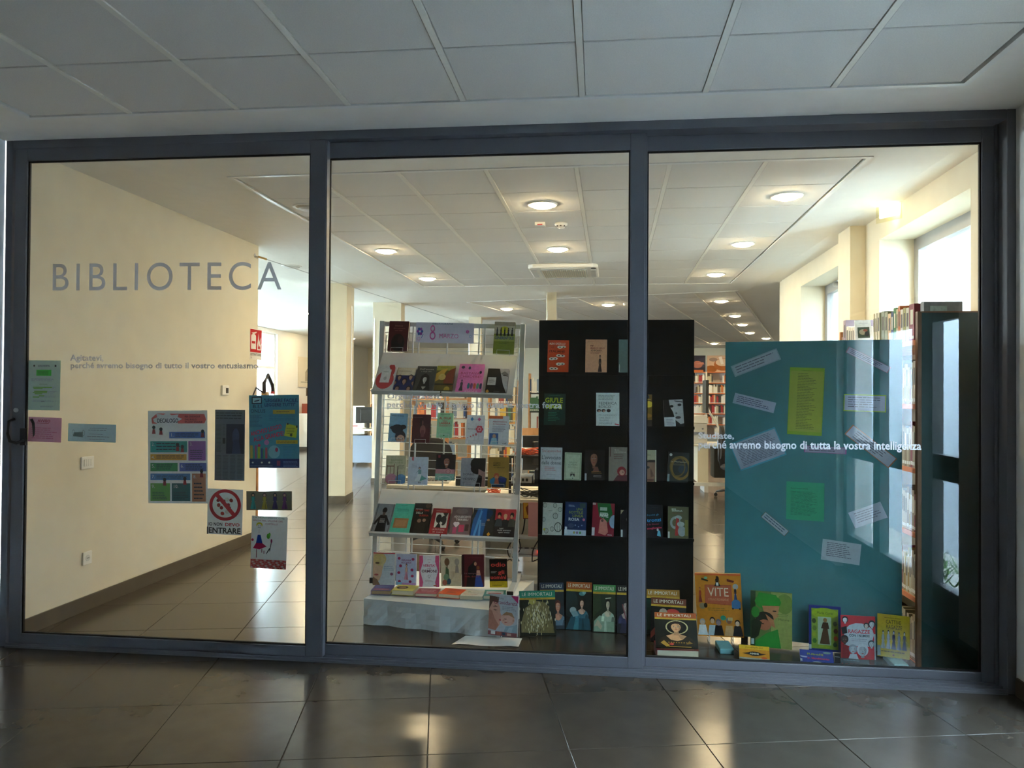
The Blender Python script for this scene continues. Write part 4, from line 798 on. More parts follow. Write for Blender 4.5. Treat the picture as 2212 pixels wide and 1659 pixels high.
# white sheet and the books on the floor in front
pa = [at(x, y, z=.0006) for x, y in ((975, 1392), (1120, 1398), (1128, 1379), (1006, 1373))]
b = MB(); n_ = 8
for i in range(n_+1):
    f_ = i/n_; 
    for g_ in range(5):
        e_ = g_/4; q_ = (pa[0]*(1-f_)+pa[1]*f_)*(1-e_) + (pa[3]*(1-f_)+pa[2]*f_)*e_; b.v.append((q_.x, q_.y, .0008+.006*max(0, math.sin(f_*9))*(1-e_)))
for i in range(n_):
    for g_ in range(4): b.face([i*5+g_, (i+1)*5+g_, (i+1)*5+g_+1, i*5+g_+1])
o = b.build('paper_sheet', 'paper'); tag(o, 'blank white sheet lying on the floor in front of the plinth', 'paper')
G5 = 'magazine like books with LE IMMORTALI banners'
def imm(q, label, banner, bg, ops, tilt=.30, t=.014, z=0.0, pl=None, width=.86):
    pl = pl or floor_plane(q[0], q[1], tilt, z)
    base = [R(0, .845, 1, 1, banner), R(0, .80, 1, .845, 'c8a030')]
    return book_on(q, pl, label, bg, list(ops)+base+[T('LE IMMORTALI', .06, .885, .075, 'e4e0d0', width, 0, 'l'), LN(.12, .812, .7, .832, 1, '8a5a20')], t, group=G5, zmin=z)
imm(((1168, 1361), (1219.7, 1360.5), (1166.2, 1260.2)), 'LE IMMORTALI book with red haired lady, half hidden at the left', '24344c', '1a2428', [P([(.3, 0), (1, 0), (1, .5), (.3, .4)], '223038')] + BUST(.74, .08, .34, 'c88868', '5a2414', '5a7080') + [P([(.62, .50), (.70, .72), (.56, .40)], '5a2414')], .28)
imm(((1221.3, 1360.5), (1277.3, 1363.3), (1220.3, 1257.6)), 'LE IMMORTALI book with orange banner and lady in teal gown', 'a05018', '1c2424', [EL(.16, .55, .3, .3, '243434'), P([(.02, 0), (.98, 0), (.92, .22), (.76, .36), (.45, .36), (.20, .26)], '24505c'), P([(.30, 0), (.50, 0), (.52, .3), (.40, .3)], '3a7482'), P([(.62, 0), (.74, 0), (.66, .3)], '1a3c48')] + BUST(.62, .24, .26, 'c8a088', '3a2a20', '3a6a78') + [EL(.62, .755, .12, .045, '4a7a80'), EL(.70, .78, .07, .04, '7aa0a0'), EL(.28, .40, .13, .07, '90a0a0'), P([(.18, .36), (.40, .40), (.52, .30), (.30, .26)], '7a9498')], .28)
imm(((1280, 1365.2), (1329.5, 1367.7), (1280, 1263.7)), 'LE IMMORTALI book with green banner and dark haired lady in white', '4a8a50', '2e3a2a', [P([(0, .3), (.4, .5), (.3, .8), (0, .8)], '38462e'), P([(.05, .0), (.95, 0), (.95, .30), (.30, .34), (.06, .22)], '8aa48c'), P([(.5, 0), (.62, 0), (.58, .32), (.52, .32)], 'b0c4ae')] + BUST(.66, .22, .30, 'c8bca0', '161412', 'a4b8a2') + [P([(.55, .715), (.80, .735), (.80, .715), (.55, .695)], 'c0c4b0'), P([(.06, .10), (.22, .26), (.42, .12), (.36, .04), (.2, .12)], 'b8ac90')], .28)
imm(((1332.9, 1369), (1388, 1371), (1332.3, 1265.6)), 'LE IMMORTALI book with black banner beside the dividing post', '1c2020', '182028', [P([(.1, 0), (.95, 0), (.95, .5), (.3, .5)], '2a2c48')] + BUST(.34, .20, .30, 'a89890', '242028', '34385a') + [P([(.20, .6), (.24, .6), (.52, 0), (.46, 0)], '7a4048')], .28)
imm(((1123.5, 1375.7), (1201.3, 1373.4), (1114, 1278.5)), 'LE IMMORTALI book with emerald banner over a pale golden gown', '1f8a70', '2a3026', [P([(.04, .08), (.96, .05), (.90, .40), (.76, .72), (.46, .78), (.16, .62), (.04, .30)], '8a7c50'), EL(.36, .78, .10, .09, 'b8a850')] + [EL(random.gauss(.5, .19), random.gauss(.36, .17), .012, .035, random.choice(('d8c890', 'e8dcb0', '5a5030', 'f0e8c8', 'a89858')), 6, random.uniform(-.4, .4)) for _ in range(240)], .22, .016)  # tan shape strewn with small pale gold flecks
o = book_on(((1053.8, 1370), (1116.3, 1377.6), (1060.4, 1282.7)), (at(1085, 1374, z=0)-Vector((0, .085, 0)), pnorm(-.19, .09)), 'book of mother kissing a baby, titled gravidanza, on the white sheet', 'b8bcc8', [P([(0, .96), (.34, .94), (.30, .74), (.16, .56), (0, .40)], '5a3a30'), P([(0, .15), (.26, .12), (.40, .28), (.40, .34), (.44, .38), (.41, .42), (.46, .46), (.40, .56), (.38, .70), (.30, .80), (.12, .82), (0, .62)], 'cf9a88'), P([(0, .15), (.26, .12), (.36, .26), (.22, .40), (.10, .60), (0, .62)], 'b07868'), P([(.14, .63), (.30, .62), (.22, .605)], '2a1a18'), P([(.12, .70), (.32, .70), (.22, .725)], '5a3a30'), EL(.405, .385, .045, .022, 'b05058'), EL(.66, .42, .24, .16, 'd8a898', 20), P([(.46, .50), (.60, .60), (.80, .58), (.90, .46), (.70, .52)], 'a8805e'), EL(.585, .42, .05, .008, '5a3a30'), EL(.60, .34, .05, .014, 'b86058'), EL(.52, .385, .03, .022, 'c89080'), EL(.86, .40, .035, .03, 'c08c7c'), P([(.52, .05), (1, .05), (1, .32), (.80, .26), (.60, .24)], '90a8b8'), P([(.6, .05), (.78, .05), (.86, .25), (.72, .22)], 'a8bcc8'), R(0, 0, 1, .10, '8a5058'), R(.1, .02, .25, .10, 'ddd'), R(.30, .015, .45, .09, 'b06858'), R(.5, .02, .6, .09, '3a4a60'), R(.66, .02, .8, .08, 'c8a090'), P([(.74, 1), (1, 1), (1, .82)], 'a8205a'), T('la mia', .38, .90, .045, '8a8890', .22), T('Gravidanza', .56, .77, .095, '8a2848', .82, 0), LN(.46, .62, .94, .73, 3, '889')], .02); o['group'] = 'books on the floor behind the glass'
# right hand group
gF = floor_plane((1396.3, 1371), (1470, 1374), .25)
imm(((1396.3, 1371), (1470, 1374), (1394.3, 1273.7)), 'LE IMMORTALI book with gold banner standing right of the post', 'a87820', '14302e', [P([(0, .1), (.4, .1), (.35, .7), (0, .8)], '1e4a44')] + BUST(.62, .14, .34, 'b89878', '18140e', '102624'), .25, pl=gF)
imm(((1405, 1386), (1482, 1392), (1422.6, 1293.2)), 'LE IMMORTALI book with brown banner leaning behind the front portrait', '6a3420', '0e1212', [EL(.62, .66, .2, .10, 'b83a30'), EL(.35, .66, .12, .1, 'a89888'), P([(0, .05), (.3, .3), (.2, .4), (0, .2)], '7a3428')], .40)
ft = at(1420, 1423, z=0)
lying((1419, 1422.5), (1510, 1425.5), .16, .052, 'thick book with red boards lying under the portrait book', '7a1c20', [R(.1, .1, .9, .9, '8a6a30')], 'books on the floor behind the glass', z=0.0, pages='d0c8b0')
imm(((1416.6, 1400.7), (1508.6, 1404.7), (1449.2, 1326.6)), 'LE IMMORTALI book with veiled lady in front, propped on a thick book', 'a8501c', '14140c', [EL(.52, .60, .30, .24, '0c0c08'), RING(.52, .58, .27, .20, .88, 'b8a878', 26)] + [EL(.52+.25*math.cos(a), .58+.185*math.sin(a), .012, .012, 'd8c890', 6) for a in [PI*i/12-.3 for i in range(15)]] + BUST(.50, .06, .44, 'd8a070', '281810', '2a1e10', 1.1) + [P([(.12, .13), (.20, .20), (.34, .06), (.26, .02)], 'c09030'), P([(.88, .13), (.80, .20), (.72, .10)], '8a6420'), EL(.38, .10, .055, .035, 'b83028'), EL(.40, .10, .03, .02, 'd85040'), R(.30, .02, .84, .04, 'c09030')] + [R(.30+.06*i, .13, .33+.06*i, .16, 'a87c28') for i in range(8)], .62, z=.0545, width=.82)

# ================================================================== BLACK BOARD
BY = .90
bb = empty('black_display_board', (0, 0, 0), 'tall black display board with narrow book ledges behind the dividing post', 'display board')
TLb, TRb = at(1168, 693, y=BY), at(1500, 689, y=BY); bx0, bx1, bzt = TLb.x, TRb.x, (TLb.z+TRb.z)/2
MB().box(bx0-.01, BY, .0, bx1, BY+.03, bzt).build('panel', 'blackboard', bb, bevel=.003)
LED = []
for py in (806, 921, 1040, 1160):
    z = at(1330, py, y=BY-.05).z; LED.append(z); MB().box(bx0-.005, BY-.062, z-.014, bx1-.004, BY, z-.004).build('ledge', 'blackboard', bb); MB().box(bx0-.005, BY-.066, z-.014, bx1-.004, BY-.062, z+.004).build('ledge_lip', 'blackboard', bb)
for x in (bx0+.15, bx1-.15): MB().box(x-.02, BY+.03, 0, x+.02, BY+.30, .03).build('foot', 'blackboard', bb); MB().box(x-.02, BY+.03, 0, x+.02, BY+.06, 1.2).build('back_brace', 'blackboard', bb)
def bplane(k, tilt=.10): return (Vector((0, BY-.056, LED[k]-.0035)), pnorm(0, tilt))
GB = 'books on the black display board'
def zb_(q, k, label, col, ops, t=.016, tilt=.10, **kw):
    # the lower edge rests on the ledge
    pl = bplane(k, tilt); mw, w, h = quad(*q, *pl)
    mw = mw.copy(); mw.translation.z += LED[k]-.006 - mw.translation.z; mw = lift(mw, w, h, t, LED[k]-.004)
    return book_at(mw, w, h, t, label, col, ops, group=GB, **kw)
zb_(((1181.8, 802.9), (1227.6, 803.7), (1183.8, 732.6)), 0, 'orange book with cut out pairs of eyes on the black board', 'd84c1c', [T('ALDO CAZZULLO', .46, .87, .055, 'e8e0d8', .76, 1), T('LE', .22, .76, .06, '5a1810', .14), T('ITALIANE', .45, .63, .065, '5a1810', .74, 1)] + [s for cx, cy, d in ((.66, .79, .01), (.62, .53, -.01), (.28, .43, .01), (.62, .27, .01), (.30, .13, .0)) for s in (EL(cx-.08, cy, .13, .045, 'd8d4cc'), EL(cx+.08, cy+d, .13, .04, 'd8d4cc'), EL(cx-.08, cy, .04, .018, '223'), EL(cx+.09, cy, .04, .018, '223'))], .02)
zb_(((1264, 804.2), (1310.7, 804.8), (1265.8, 731.7)), 0, 'peach book with small statue of a woman on the black board', 'd8a078', [T('PIF', .30, .79, .045, '7a2a20', .16, 1), T('MARCO LILLO', .56, .72, .045, '8a2a20', .66, 1), T('IO POSSO', .50, .645, .05, '2a1a14', .5, 1), LN(.24, .57, .75, .63, 2, '8a4a38'), *FIG(.68, .04, .5, '5a4038', 'b09080', '5a4a48', '4a3430', .42), LN(.1, .93, .4, .95, 1, 'a06048')], .02)
zb_(((1336.4, 804.6), (1381, 805), (1336.6, 731.7)), 0, 'grey green book partly behind the dividing post', '6a807c', [LN(.5, .80, .95, .84, 1, 'a8b8b4'), LN(.6, .9, .95, .92, 1, 'a8b8b4'), R(.02, .04, .05, .26, 'c8ccca')], .02)
zb_(((1174.3, 916.6), (1220.6, 917.6), (1174.9, 847)), 1, 'dark green book with yellow GIÙ LE MANI title on the black board', '0d3a30', [T("GIU'LE", .46, .72, .15, 'c8d020', .84, 1), T('MANI', .46, .52, .15, 'c8d020', .78, 1), R(.2, .46, .72, .465, '9ac0b0'), *[LN(.2, .14+.05*i, .76, .18+.05*i, 1, '4aa890', .5) for i in range(6)], LN(.2, .92, .8, .95, 1, '3a8070')], .016)
zb_(((1287.6, 918.6), (1338, 919), (1287.2, 846)), 1, 'white book with FEDERICA BOSCO lettering and three small heads', 'd4e0dc', [LN(.1, .78, .86, .93, 4, '788'), T('FEDERICA', .50, .65, .075, '223838', .78), T('BOSCO', .37, .55, .075, '223838', .54), EL(.12, .47, .09, .05, '3a2420'), EL(.32, .47, .09, .05, '48302a'), EL(.54, .47, .09, .05, '2a1a18'), EL(.14, .45, .05, .03, 'c8a088'), EL(.34, .45, .05, .03, 'c8a088'), T('MI DICEVANO', .5, .31, .05, '8a9a98', .78), T('CHE ERO', .36, .23, .05, '8a9a98', .5), T('TROPPO', .34, .15, .05, '8a9a98', .46), T('SENSIBILE', .40, .07, .05, '8a9a98', .58), P([(.8, .06), (.98, .03), (.98, .07), (.8, .09)], 'c02838')], .018)
zb_(((1362, 918), (1408.6, 918.6), (1361, 848)), 1, 'amber book with glowing light half hidden by the post', '7a5a14', [EL(.82, .70, .22, .1, 'e0c040'), R(0, .0, 1, .22, '2a1c0c'), EL(.6, .35, .4, .08, 'a87820'), EL(.78, .93, .09, .06, '1a2838'), R(.7, .84, .95, .86, 'c8a850')], .016)
zb_(((1435.8, 918.6), (1479, 917), (1432.4, 860)), 1, 'black and white book with half a female face, last in second row', '101010', [P([(.28, 1), (.97, 1), (.98, .12), (.80, .10), (.55, .26), (.46, .55), (.32, .75)], 'b4b4b4'), EL(.40, .76, .10, .05, '111'), EL(.80, .80, .10, .05, '222'), P([(.52, .97), (.96, .92), (.96, .88), (.6, .93)], '222'), EL(.70, .34, .14, .05, '444'), EL(.62, .50, .06, .03, '666'), R(0, .02, .56, .36, 'c8ccce'), LN(.1, .08, .5, .30, 4, '889')], .016)
zb_(((1166.6, 1030.4), (1213.3, 1031.7), (1168, 959.3)), 2, 'white book with large L\'avvocato delle donne title, third row', 'c8ccce', [T('Tina Lagostena Bassi', .5, .86, .07, 'b84a4a', .9), T("L'avvocato", .5, .64, .11, '1a2c34', .9), T('delle donne', .5, .48, .11, '1a2c34', .9), LN(.2, .28, .74, .42, 3, 'c07070'), LN(.3, .17, .7, .19, 1, '667'), R(.3, .04, .7, .05, '899')], .018)
zb_(((1218.4, 1032.2), (1254.9, 1033.7), (1219.6, 971.1)), 2, 'pale green framed small book on the third row of the board', 'b4c4a4', [R(.07, .05, .93, .95, '8a9a7c'), R(.09, .065, .91, .935, 'c4d2b4'), T('COLETTE', .5, .62, .05, '6a7a60', .5), T('CHERI', .5, .54, .05, '6a7a60', .55), LN(.2, .44, .8, .50, 2, '8a9a80'), T('ME. U', .5, .27, .045, '2a2a2a', .26), R(.36, .15, .62, .25, '222'), P([(.4, .15), (.58, .15), (.49, .23)], 'c4d2b4'), EL(.5, .09, .03, .02, '556')], .014)
zb_(((1262.1, 1034.9), (1305.5, 1036.4), (1263.9, 967.1)), 2, 'near black book with solemn woman portrait and yellow lettering', '0d1016', FACE(.46, .70, .22, '9a6850', '1a100c', 1.2) + [P([(.40, .30), (.74, .30), (.66, .46), (.50, .46)], '7a4c3c'), LN(.35, .24, .86, .32, 2, 'c09020', .1), LN(.45, .12, .88, .20, 2, 'a8b0b8', .1), R(.02, .02, .11, .24, 'b0b8c0')], .016)
zb_(((1314.6, 1035.8), (1356, 1037), (1315.5, 961.2)), 2, 'taupe book with figure wrapped in a red scarf, third row', '8a8478', [P([(.22, 0), (1, 0), (1, .20), (.72, .22), (.45, .18)], '5a1a20'), EL(.68, .30, .24, .14, '8a1420'), EL(.70, .27, .14, .08, 'c89880'), EL(.74, .28, .03, .012, '222'), R(.05, .72, .10, 1, '5a2a20'), T('Bruno', .42, .90, .04, 'd8d0c0', .24), T('Jasmine', .6, .84, .045, 'd8d0c0', .6), LN(.26, .64, .84, .80, 3, '6a3a34')], .018)
zb_(((1375, 1039), (1417.6, 1040), (1376, 969)), 2, 'olive book with large dark face right of the post', '6a6a50', [R(0, .7, 1, 1, 'a8a484'), EL(.78, .42, .5, .28, '2a2018'), P([(.4, .0), (.85, 0), (1, .3), (.95, .62), (.5, .62), (.4, .3)], '8a6a54'), EL(.55, .46, .12, .04, '1a1210'), P([(.70, .45), (.9, .20), (.72, .16)], '6a4a3a'), EL(.7, .08, .2, .03, '5a3028'), LN(.3, .82, .8, .86, 1, '3a3420'), R(.95, 0, 1, 1, 'c8c4b0')], .016)
zb_(((1441.1, 1038.9), (1486.3, 1042.2), (1441.5, 973.5)), 2, 'dark blue and gold book at the end of the third row', '1a2426', [RING(.6, .48, .48, .40, .78, '8a6a20', 24), R(.6, .3, .62, .7, '5a4018'), EL(.72, .44, .22, .14, '1c3850'), RING(.46, .52, .38, .34, .86, '705818', 20), EL(.12, .90, .07, .045, 'c0c8c8'), T('Le Mutilazioni', .5, .66, .05, 'd0c8b0', .75), LN(.25, .56, .8, .62, 2, '8a8060'), R(.0, .02, .10, .26, '8aa0a8')], .016)
zb_(((1171.3, 1148.9), (1213.3, 1150.7), (1172.1, 1078.3)), 3, 'off white book drawn with hanging bird cages on the black board', 'c4c8bc', [s for cx, cy, r_ in ((.10, .92, .10), (.62, .92, .10), (.88, .80, .10), (.65, .60, .13), (.06, .48, .09), (.20, .14, .11), (.50, .20, .10), (.80, .26, .20)) for s in (RING(cx, cy, r_, r_*.75, .84, '3a3e38', 14), R(cx-r_*.1, cy-r_*.7, cx-r_*.02, cy+r_*.7, '3a3e38'), R(cx+r_*.35, cy-r_*.6, cx+r_*.43, cy+r_*.6, '4a4e48'), R(cx-r_*.55, cy-r_*.6, cx-r_*.47, cy+r_*.6, '4a4e48'))] + [LN(.3, .74, .55, .77, 1, '556'), EL(.1, .18, .06, .04, 'b8b840')], .014)
zb_(((1218.7, 1151.2), (1265.4, 1153.7), (1219.6, 1078.3)), 3, 'night blue book titled UNA SOTTILE LINEA ROSA, fourth row', '16305a', [T('UNA', .68, .76, .075, '8a9a30', .3, 1), T('SOTTILE', .51, .66, .075, '8a9a30', .66, 1), T('LINEA', .60, .56, .075, '8a9a30', .5, 1), T('ROSA', .42, .45, .085, 'd0d4d8', .5, 1), LN(.16, .86, .46, .92, 2, 'b8c0c8'), EL(.88, .49, .06, .04, 'c06880'), R(0, 0, 1, .18, 'b8c8d0'), R(.68, .84, .94, .98, '3a5048'), *[EL(.2+.15*i, .32-.04*(i % 2), .03, .02, '8090b0') for i in range(5)], EL(.3, .30, .14, .07, '3a4a6a'), *[EL(.45+.14*i, .10, .05, .04, c) for i, c in enumerate(('a8a050', '8a6a80', '60a050'))], R(.02, .06, .12, .26, 'd0d8dc')], .016)
zb_(((1277.8, 1153), (1325.4, 1156), (1278.4, 1081)), 3, 'crimson and green book titled FIORE with a rose body, fourth row', '8a1c30', [P([(.2, 1), (.8, 1), (.92, .7), (.7, .42), (.3, .62)], '1a6a30'), EL(.98, .46, .2, .2, '88a0b8'), R(.34, .62, .70, .72, 'b8d0c0'), R(.34, .78, .66, .88, 'a8c0b0'), LN(.36, .64, .68, .70, 1, '1a5a30', .05), T('FIORE', .53, .58, .10, 'd8e4dc', .4, 1), P([(.30, .1), (.62, .04), (.74, .14), (.66, .46), (.5, .56), (.36, .5)], 'c88070'), EL(.46, .48, .06, .04, '6a4a40'), R(.0, .02, .13, .26, 'c8ccd0'), R(0, .94, .14, 1, 'c8b8b8'), R(.72, .05, .92, .07, 'ddd')], .018)
zb_(((1339.9, 1155.2), (1381, 1157), (1338, 1096.4)), 3, 'black book with corner of yellow beside the post, fourth row', '100e12', [P([(0, 1), (.16, 1), (0, .84)], 'b8b088'), RING(.62, .66, .34, .12, .85, '5a5a5a', 16), LN(.3, .2, .8, .3, 2, '3a2a2a'), R(.03, .02, .12, .28, 'a8b0b0')], .016)
zb_(((1389, 1156), (1432.1, 1157), (1390, 1084)), 3, 'black book with blue and pink slanted title, fourth row', '0b0c10', [T('Perché gli', .5, .68, .05, '3a90b8', .6, 0, 'c', .1), T('Stronzi', .5, .50, .10, '2a90c8', .85, 1, 'c', .08), T('e le donne', .5, .40, .05, 'b83858', .6, 0, 'c', .08), T('rincoglionite', .5, .28, .06, 'c83858', .9, 1, 'c', .1), EL(.12, .84, .08, .07, 'a89898'), P([(.70, .08), (.9, .06), (.86, .22), (.76, .26)], '5ab0c8'), EL(.74, .26, .05, .04, 'c8c0c0'), LN(.4, .92, .9, .94, 1, '445')], .016)
zb_(((1442.6, 1157.9), (1487.3, 1159.7), (1440.2, 1088.3)), 3, 'olive book with grey and red tangled figures, last on the board', '5a5a3c', [T('MARIA', .28, .90, .045, 'c8ccc0', .22, 1, 'c'), T('SERENA', .44, .85, .045, 'c8ccc0', .52, 1), LN(.2, .78, .7, .81, 1, '7a3028'), RING(.36, .50, .26, .20, .6, '8a9494', 18), EL(.5, .66, .18, .07, '9aa4a4'), P([(.34, .10), (.50, .10), (.54, .62), (.40, .66)], '9a2a24'), EL(.68, .24, .2, .16, '8e9898'), EL(.62, .46, .18, .08, 'a0a8a4'), R(.82, .1, .98, .6, '7a7438'), R(0, .02, .09, .22, 'b8c0c0')], .016)

# ================================================================== TEAL PARTITION WITH QUOTATIONS
TY = .56
TA = -.235
tb = empty('teal_display_panel', (0, 0, 0), 'tall teal display panel pinned with quotations', 'display panel')
TP0 = Vector((1.326, .565, 0)); TN = pnorm(TA, 0)
A, B_ = on(1567, 739, TP0, TN), on(1949, 733, TP0, TN); tz = (A.z+B_.z)/2; tw = math.hypot(B_.x-A.x, B_.y-A.y)
TM = Matrix.Translation((A.x, A.y, 0)) @ Matrix.Rotation(TA, 4, 'Z'); tb.matrix_basis = TM
MB().box(0, 0, .03, tw, .025, tz).build('panel', 'teal', tb, bevel=.002)
for x in (.12, tw-.12): MB().box(x-.02, .003, 0, x+.02, .022, .03).build('foot', 'black', tb)
MB().box(.105, .025, 0, .135, .26, .02).build('rear_foot', 'black', tb)
TP = (TP0 + TN*.0008, TN)
def zz(x, y): return (1540+x/3.0717, 720+y/3.0717)
GQ = 'quotation papers on the teal panel'
def note(q, label, col, n, c='556', border=None, extra=(), x0=.08, x1=.92, y0=.15, y1=.85, j=.3):
    tl, tr, br_, bl = [zz(*p) for p in q]; ops = []
    if border: ops += [R(0, 0, 1, 1, border), R(.02, .05, .98, .95, col)]
    ops += [LN(x0, y0, x1, y1, n, c, j)] + list(extra)
    return sheet('quote_sheet', (bl, br_, tl), label, 'paper', border or col, ops, *TP, group=GQ)
note(((110, 222), (420, 97), (452, 172), (147, 290)), 'white quote strip with double border tilted up, top left of the teal panel', 'aab4c0', 3, '667', None, [R(.01, .04, .99, .055, '345'), R(.01, .945, .99, .96, '345'), R(.01, .04, .014, .96, '345'), R(.986, .04, .99, .96, '345')])
note(((150, 395), (418, 465), (402, 530), (130, 462)), 'lavender quote strip tilted down below the top left strip', 'b0b4c8', 4, '446')
note(((498, 224), (732, 228), (722, 682), (492, 668)), 'tall yellow poem sheet in the middle of the teal panel', 'a8b04a', 36, '666c30', '90b030', [T('Considerazioni', .5, .95, .012, '3a4018', .3)], .24, .80, .08, .92, .5)
note(((105, 735), (405, 628), (490, 805), (185, 915)), 'big white text sheet with blue edge tilted at the left middle', 'a2aabc', 15, '5a6070', '4a98b0', (), .10, .92, .12, .9, .12)
note(((605, 745), (888, 755), (885, 803), (605, 788)), 'small strip with pink border under the poem sheet', 'a8a0bc', 2, '556', 'b04890', (), .12, .85)
note(((485, 982), (738, 997), (737, 1250), (485, 1233)), 'square green text sheet low on the teal panel', '3aa078', 20, '226a54', None, [T('Maria Teresa di Calcutta', .12, .82, .022, '104030', .45, 1, 'l')], .12, .85, .12, .76, .35)
note(((347, 1182), (502, 1307), (475, 1348), (317, 1217)), 'narrow brown edged strip tilted steeply at the lower left', 'a4a8b0', 2, '456', '6a5a40')
note(((722, 1362), (980, 1402), (972, 1540), (716, 1500)), 'white text card tilted slightly at the bottom right', 'b0bcc4', 8, '556', None, (), .12, .80, .2, .9, .3)
note(((905, 88), (1180, 228), (1158, 265), (880, 125)), 'long strip with red edge tilted down at the top right', 'b0b4cc', 3, '556', 'a07080')
note(((868, 403), (1150, 408), (1147, 525), (866, 515)), 'quote card with bright lime border at the right', 'b4bcd4', 5, '667', 'a8cc30', (), .1, .9, .2, .88, .3)
note(((932, 608), (1220, 835), (1165, 895), (873, 668)), 'quote strip with orange border tilted down at the right', 'b4bccc', 4, '667', 'b86838', (), .14, .84)
note(((900, 1190), (1110, 1125), (1160, 1222), (945, 1295)), 'white quote card tilted up at the lower right', 'b0bccc', 5, '778', None, (), .14, .9, .2, .88)
# children's books and foam blocks in front of the teal panel
G6 = 'picture books in front of the teal panel'
p = at(1575, 1414, z=0)
def block(fl, fr, bl, depth, hgt, m, label, rz=0):
    a, b_ = at(*fl, z=0), at(*fr, z=0); c = (a+b_)/2; w = (b_-a).length
    r = MB().box(-w/2, 0, 0, w/2, depth, hgt).build('foam_block', m, None, Matrix.Translation(c) @ Matrix.Rotation(math.atan2(b_.y-a.y, b_.x-a.x)+rz, 4, 'Z'), bevel=.006); return tag(r, label, 'foam block', 'foam blocks on the floor')
block((1555, 1413), (1586, 1414), 0, .155, .032, 'foam', 'dark teal foam block in front of the orange VITE book')
block((1931, 1445.5), (1964, 1447.5), 0, .17, .028, 'foam2', 'pale teal foam block under the yellow book', .05)
vq = ((1507.5, 1373), (1607, 1377.9), (1499.6, 1238))
o = book_on(vq, (TP0+TN*.078, pnorm(TA, .05)), 'large orange book titled VITE with small portraits all over', 'c07a1c', [P([(.20, .52), (.80, .50), (.79, .82), (.21, .82)], 'a04a2c'), P([(.21, .53), (.79, .51), (.78, .81), (.22, .81)], 'b0583a'), T('VITE', .5, .64, .135, 'd8c8b0', .46, 0), T('STRAORDINARIE', .5, .57, .035, 'c89070', .45), *FIG(.49, .80, .16, '15120e', '4a3020', '1a1a20', '1a1a20', .9), R(.465, .81, .515, .86, 'ddd'), EL(.50, .925, .03, .035, '3a2418'), EL(.88, .80, .06, .045, '9aa0a0'), *FIG(.87, .56, .26, '9aa0a0', 'c8a088', '1c2a40', '2a4a80', .35), *FIG(.10, .54, .24, '8a4a2a', 'b07050', '9a3020', '8a3028', .38), R(.78, .45, .97, .56, '3a6a98'), EL(.875, .56, .08, .035, '3a6a98'), EL(.80, .45, .02, .014, '111'), EL(.95, .45, .02, .014, '111'), EL(.14, .48, .07, .05, '8a7a60'), EL(.21, .49, .04, .04, '2a1c14'), P([(.15, .93), (.30, .89), (.28, .87), (.14, .90)], '3a3420'), EL(.24, .93, .04, .02, '6aa080'), P([(.70, .92), (.86, .89), (.84, .86), (.70, .88)], '6a2420'), LN(.25, .40, .75, .46, 2, '8a6a20'), *[s for i, (cx, sk_, hr_, tp) in enumerate(((.12, 'c8a890', '9a9a98', 'ddd'), (.34, 'd0a888', '2a1c14', 'b8c8d0'), (.47, '8a7888', '6a6070', '181820'), (.70, '8a5a40', '4a8098', 'c8a070'), (.88, 'd0b098', '1a1210', '15151c'))) for s in (P([(cx-.11, .02), (cx+.11, .02), (cx+.07, .18), (cx-.07, .18)], tp), EL(cx, .23+.03*(i % 2), .06, .05, hr_), EL(cx, .215+.03*(i % 2), .045, .04, sk_))], EL(.58, .30, .06, .04, '2a8a70'), R(.68, .26, .78, .31, 'b8a878'), R(0, .972, 1, 1, 'c85a28')], .03, group=G6)
r = empty('book_stand', (0, 0, 0), 'low wire stand under the orange VITE book', 'book stand')
pa = o.matrix_basis.translation
for s in (-.07, .07): MB().tube([(pa.x+s, pa.y-.03, pa.z+.012), (pa.x+s, pa.y-.03, pa.z-.017), (pa.x+s, pa.y+.05, pa.z-.017), (pa.x+s, pa.y+.05, .003), (pa.x+s, pa.y-.03, .003)], .003, 6).build('wire_leg', 'wire', r)
def fb(q, tilt, label, col, ops, t=.014, z=0., fwd=0, **k):
    p0, n_ = floor_plane(q[0], q[1], tilt, z); return book_on(q, (p0-Vector((0, fwd, 0)), n_), label, col, ops, t, group=G6, zmin=z, **k)
fb(((1620.9, 1395), (1711.2, 1404), (1621.2, 1275.3)), .05, 'green picture book with woman in headscarf holding a child', '5a7038', [R(.5, 0, 1, 1, '8a9450'), R(.0, 0, .12, 1, '1e3a18'), EL(.82, .8, .2, .18, '6a8038'), P([(.12, .80), (.2, .98), (.62, .95), (.72, .76), (.30, .72)], '1f7a24'), EL(.42, .82, .32, .14, '267f28'), P([(.28, .74), (.70, .76), (.66, .60), (.58, .50), (.36, .56)], 'b07850'), P([(.60, .62), (.70, .58), (.62, .54)], 'b07850'), EL(.58, .66, .05, .012, '2a1a10'), EL(.34, .52, .22, .12, '1a1c14'), P([(.36, .6), (.56, .5), (.60, .36), (.48, .40)], 'a86c48'), EL(.34, .40, .16, .10, 'a06044'), EL(.30, .42, .03, .01, '2a1a10'), P([(.12, 0), (.74, 0), (.66, .34), (.40, .26), (.12, .1)], '23802c'), P([(.04, .1), (.2, .2), (.28, .45), (.1, .5), (.02, .45)], '12200e'), EL(.12, .62, .1, .1, '2a7a28'), T('Mamma', .80, .50, .04, '4a5a28', .26), LN(.64, .56, .95, .62, 2, '6a7a40'), R(.02, .04, .09, .14, 'a8b8c0')], .012, spine='16300f', fwd=.05)
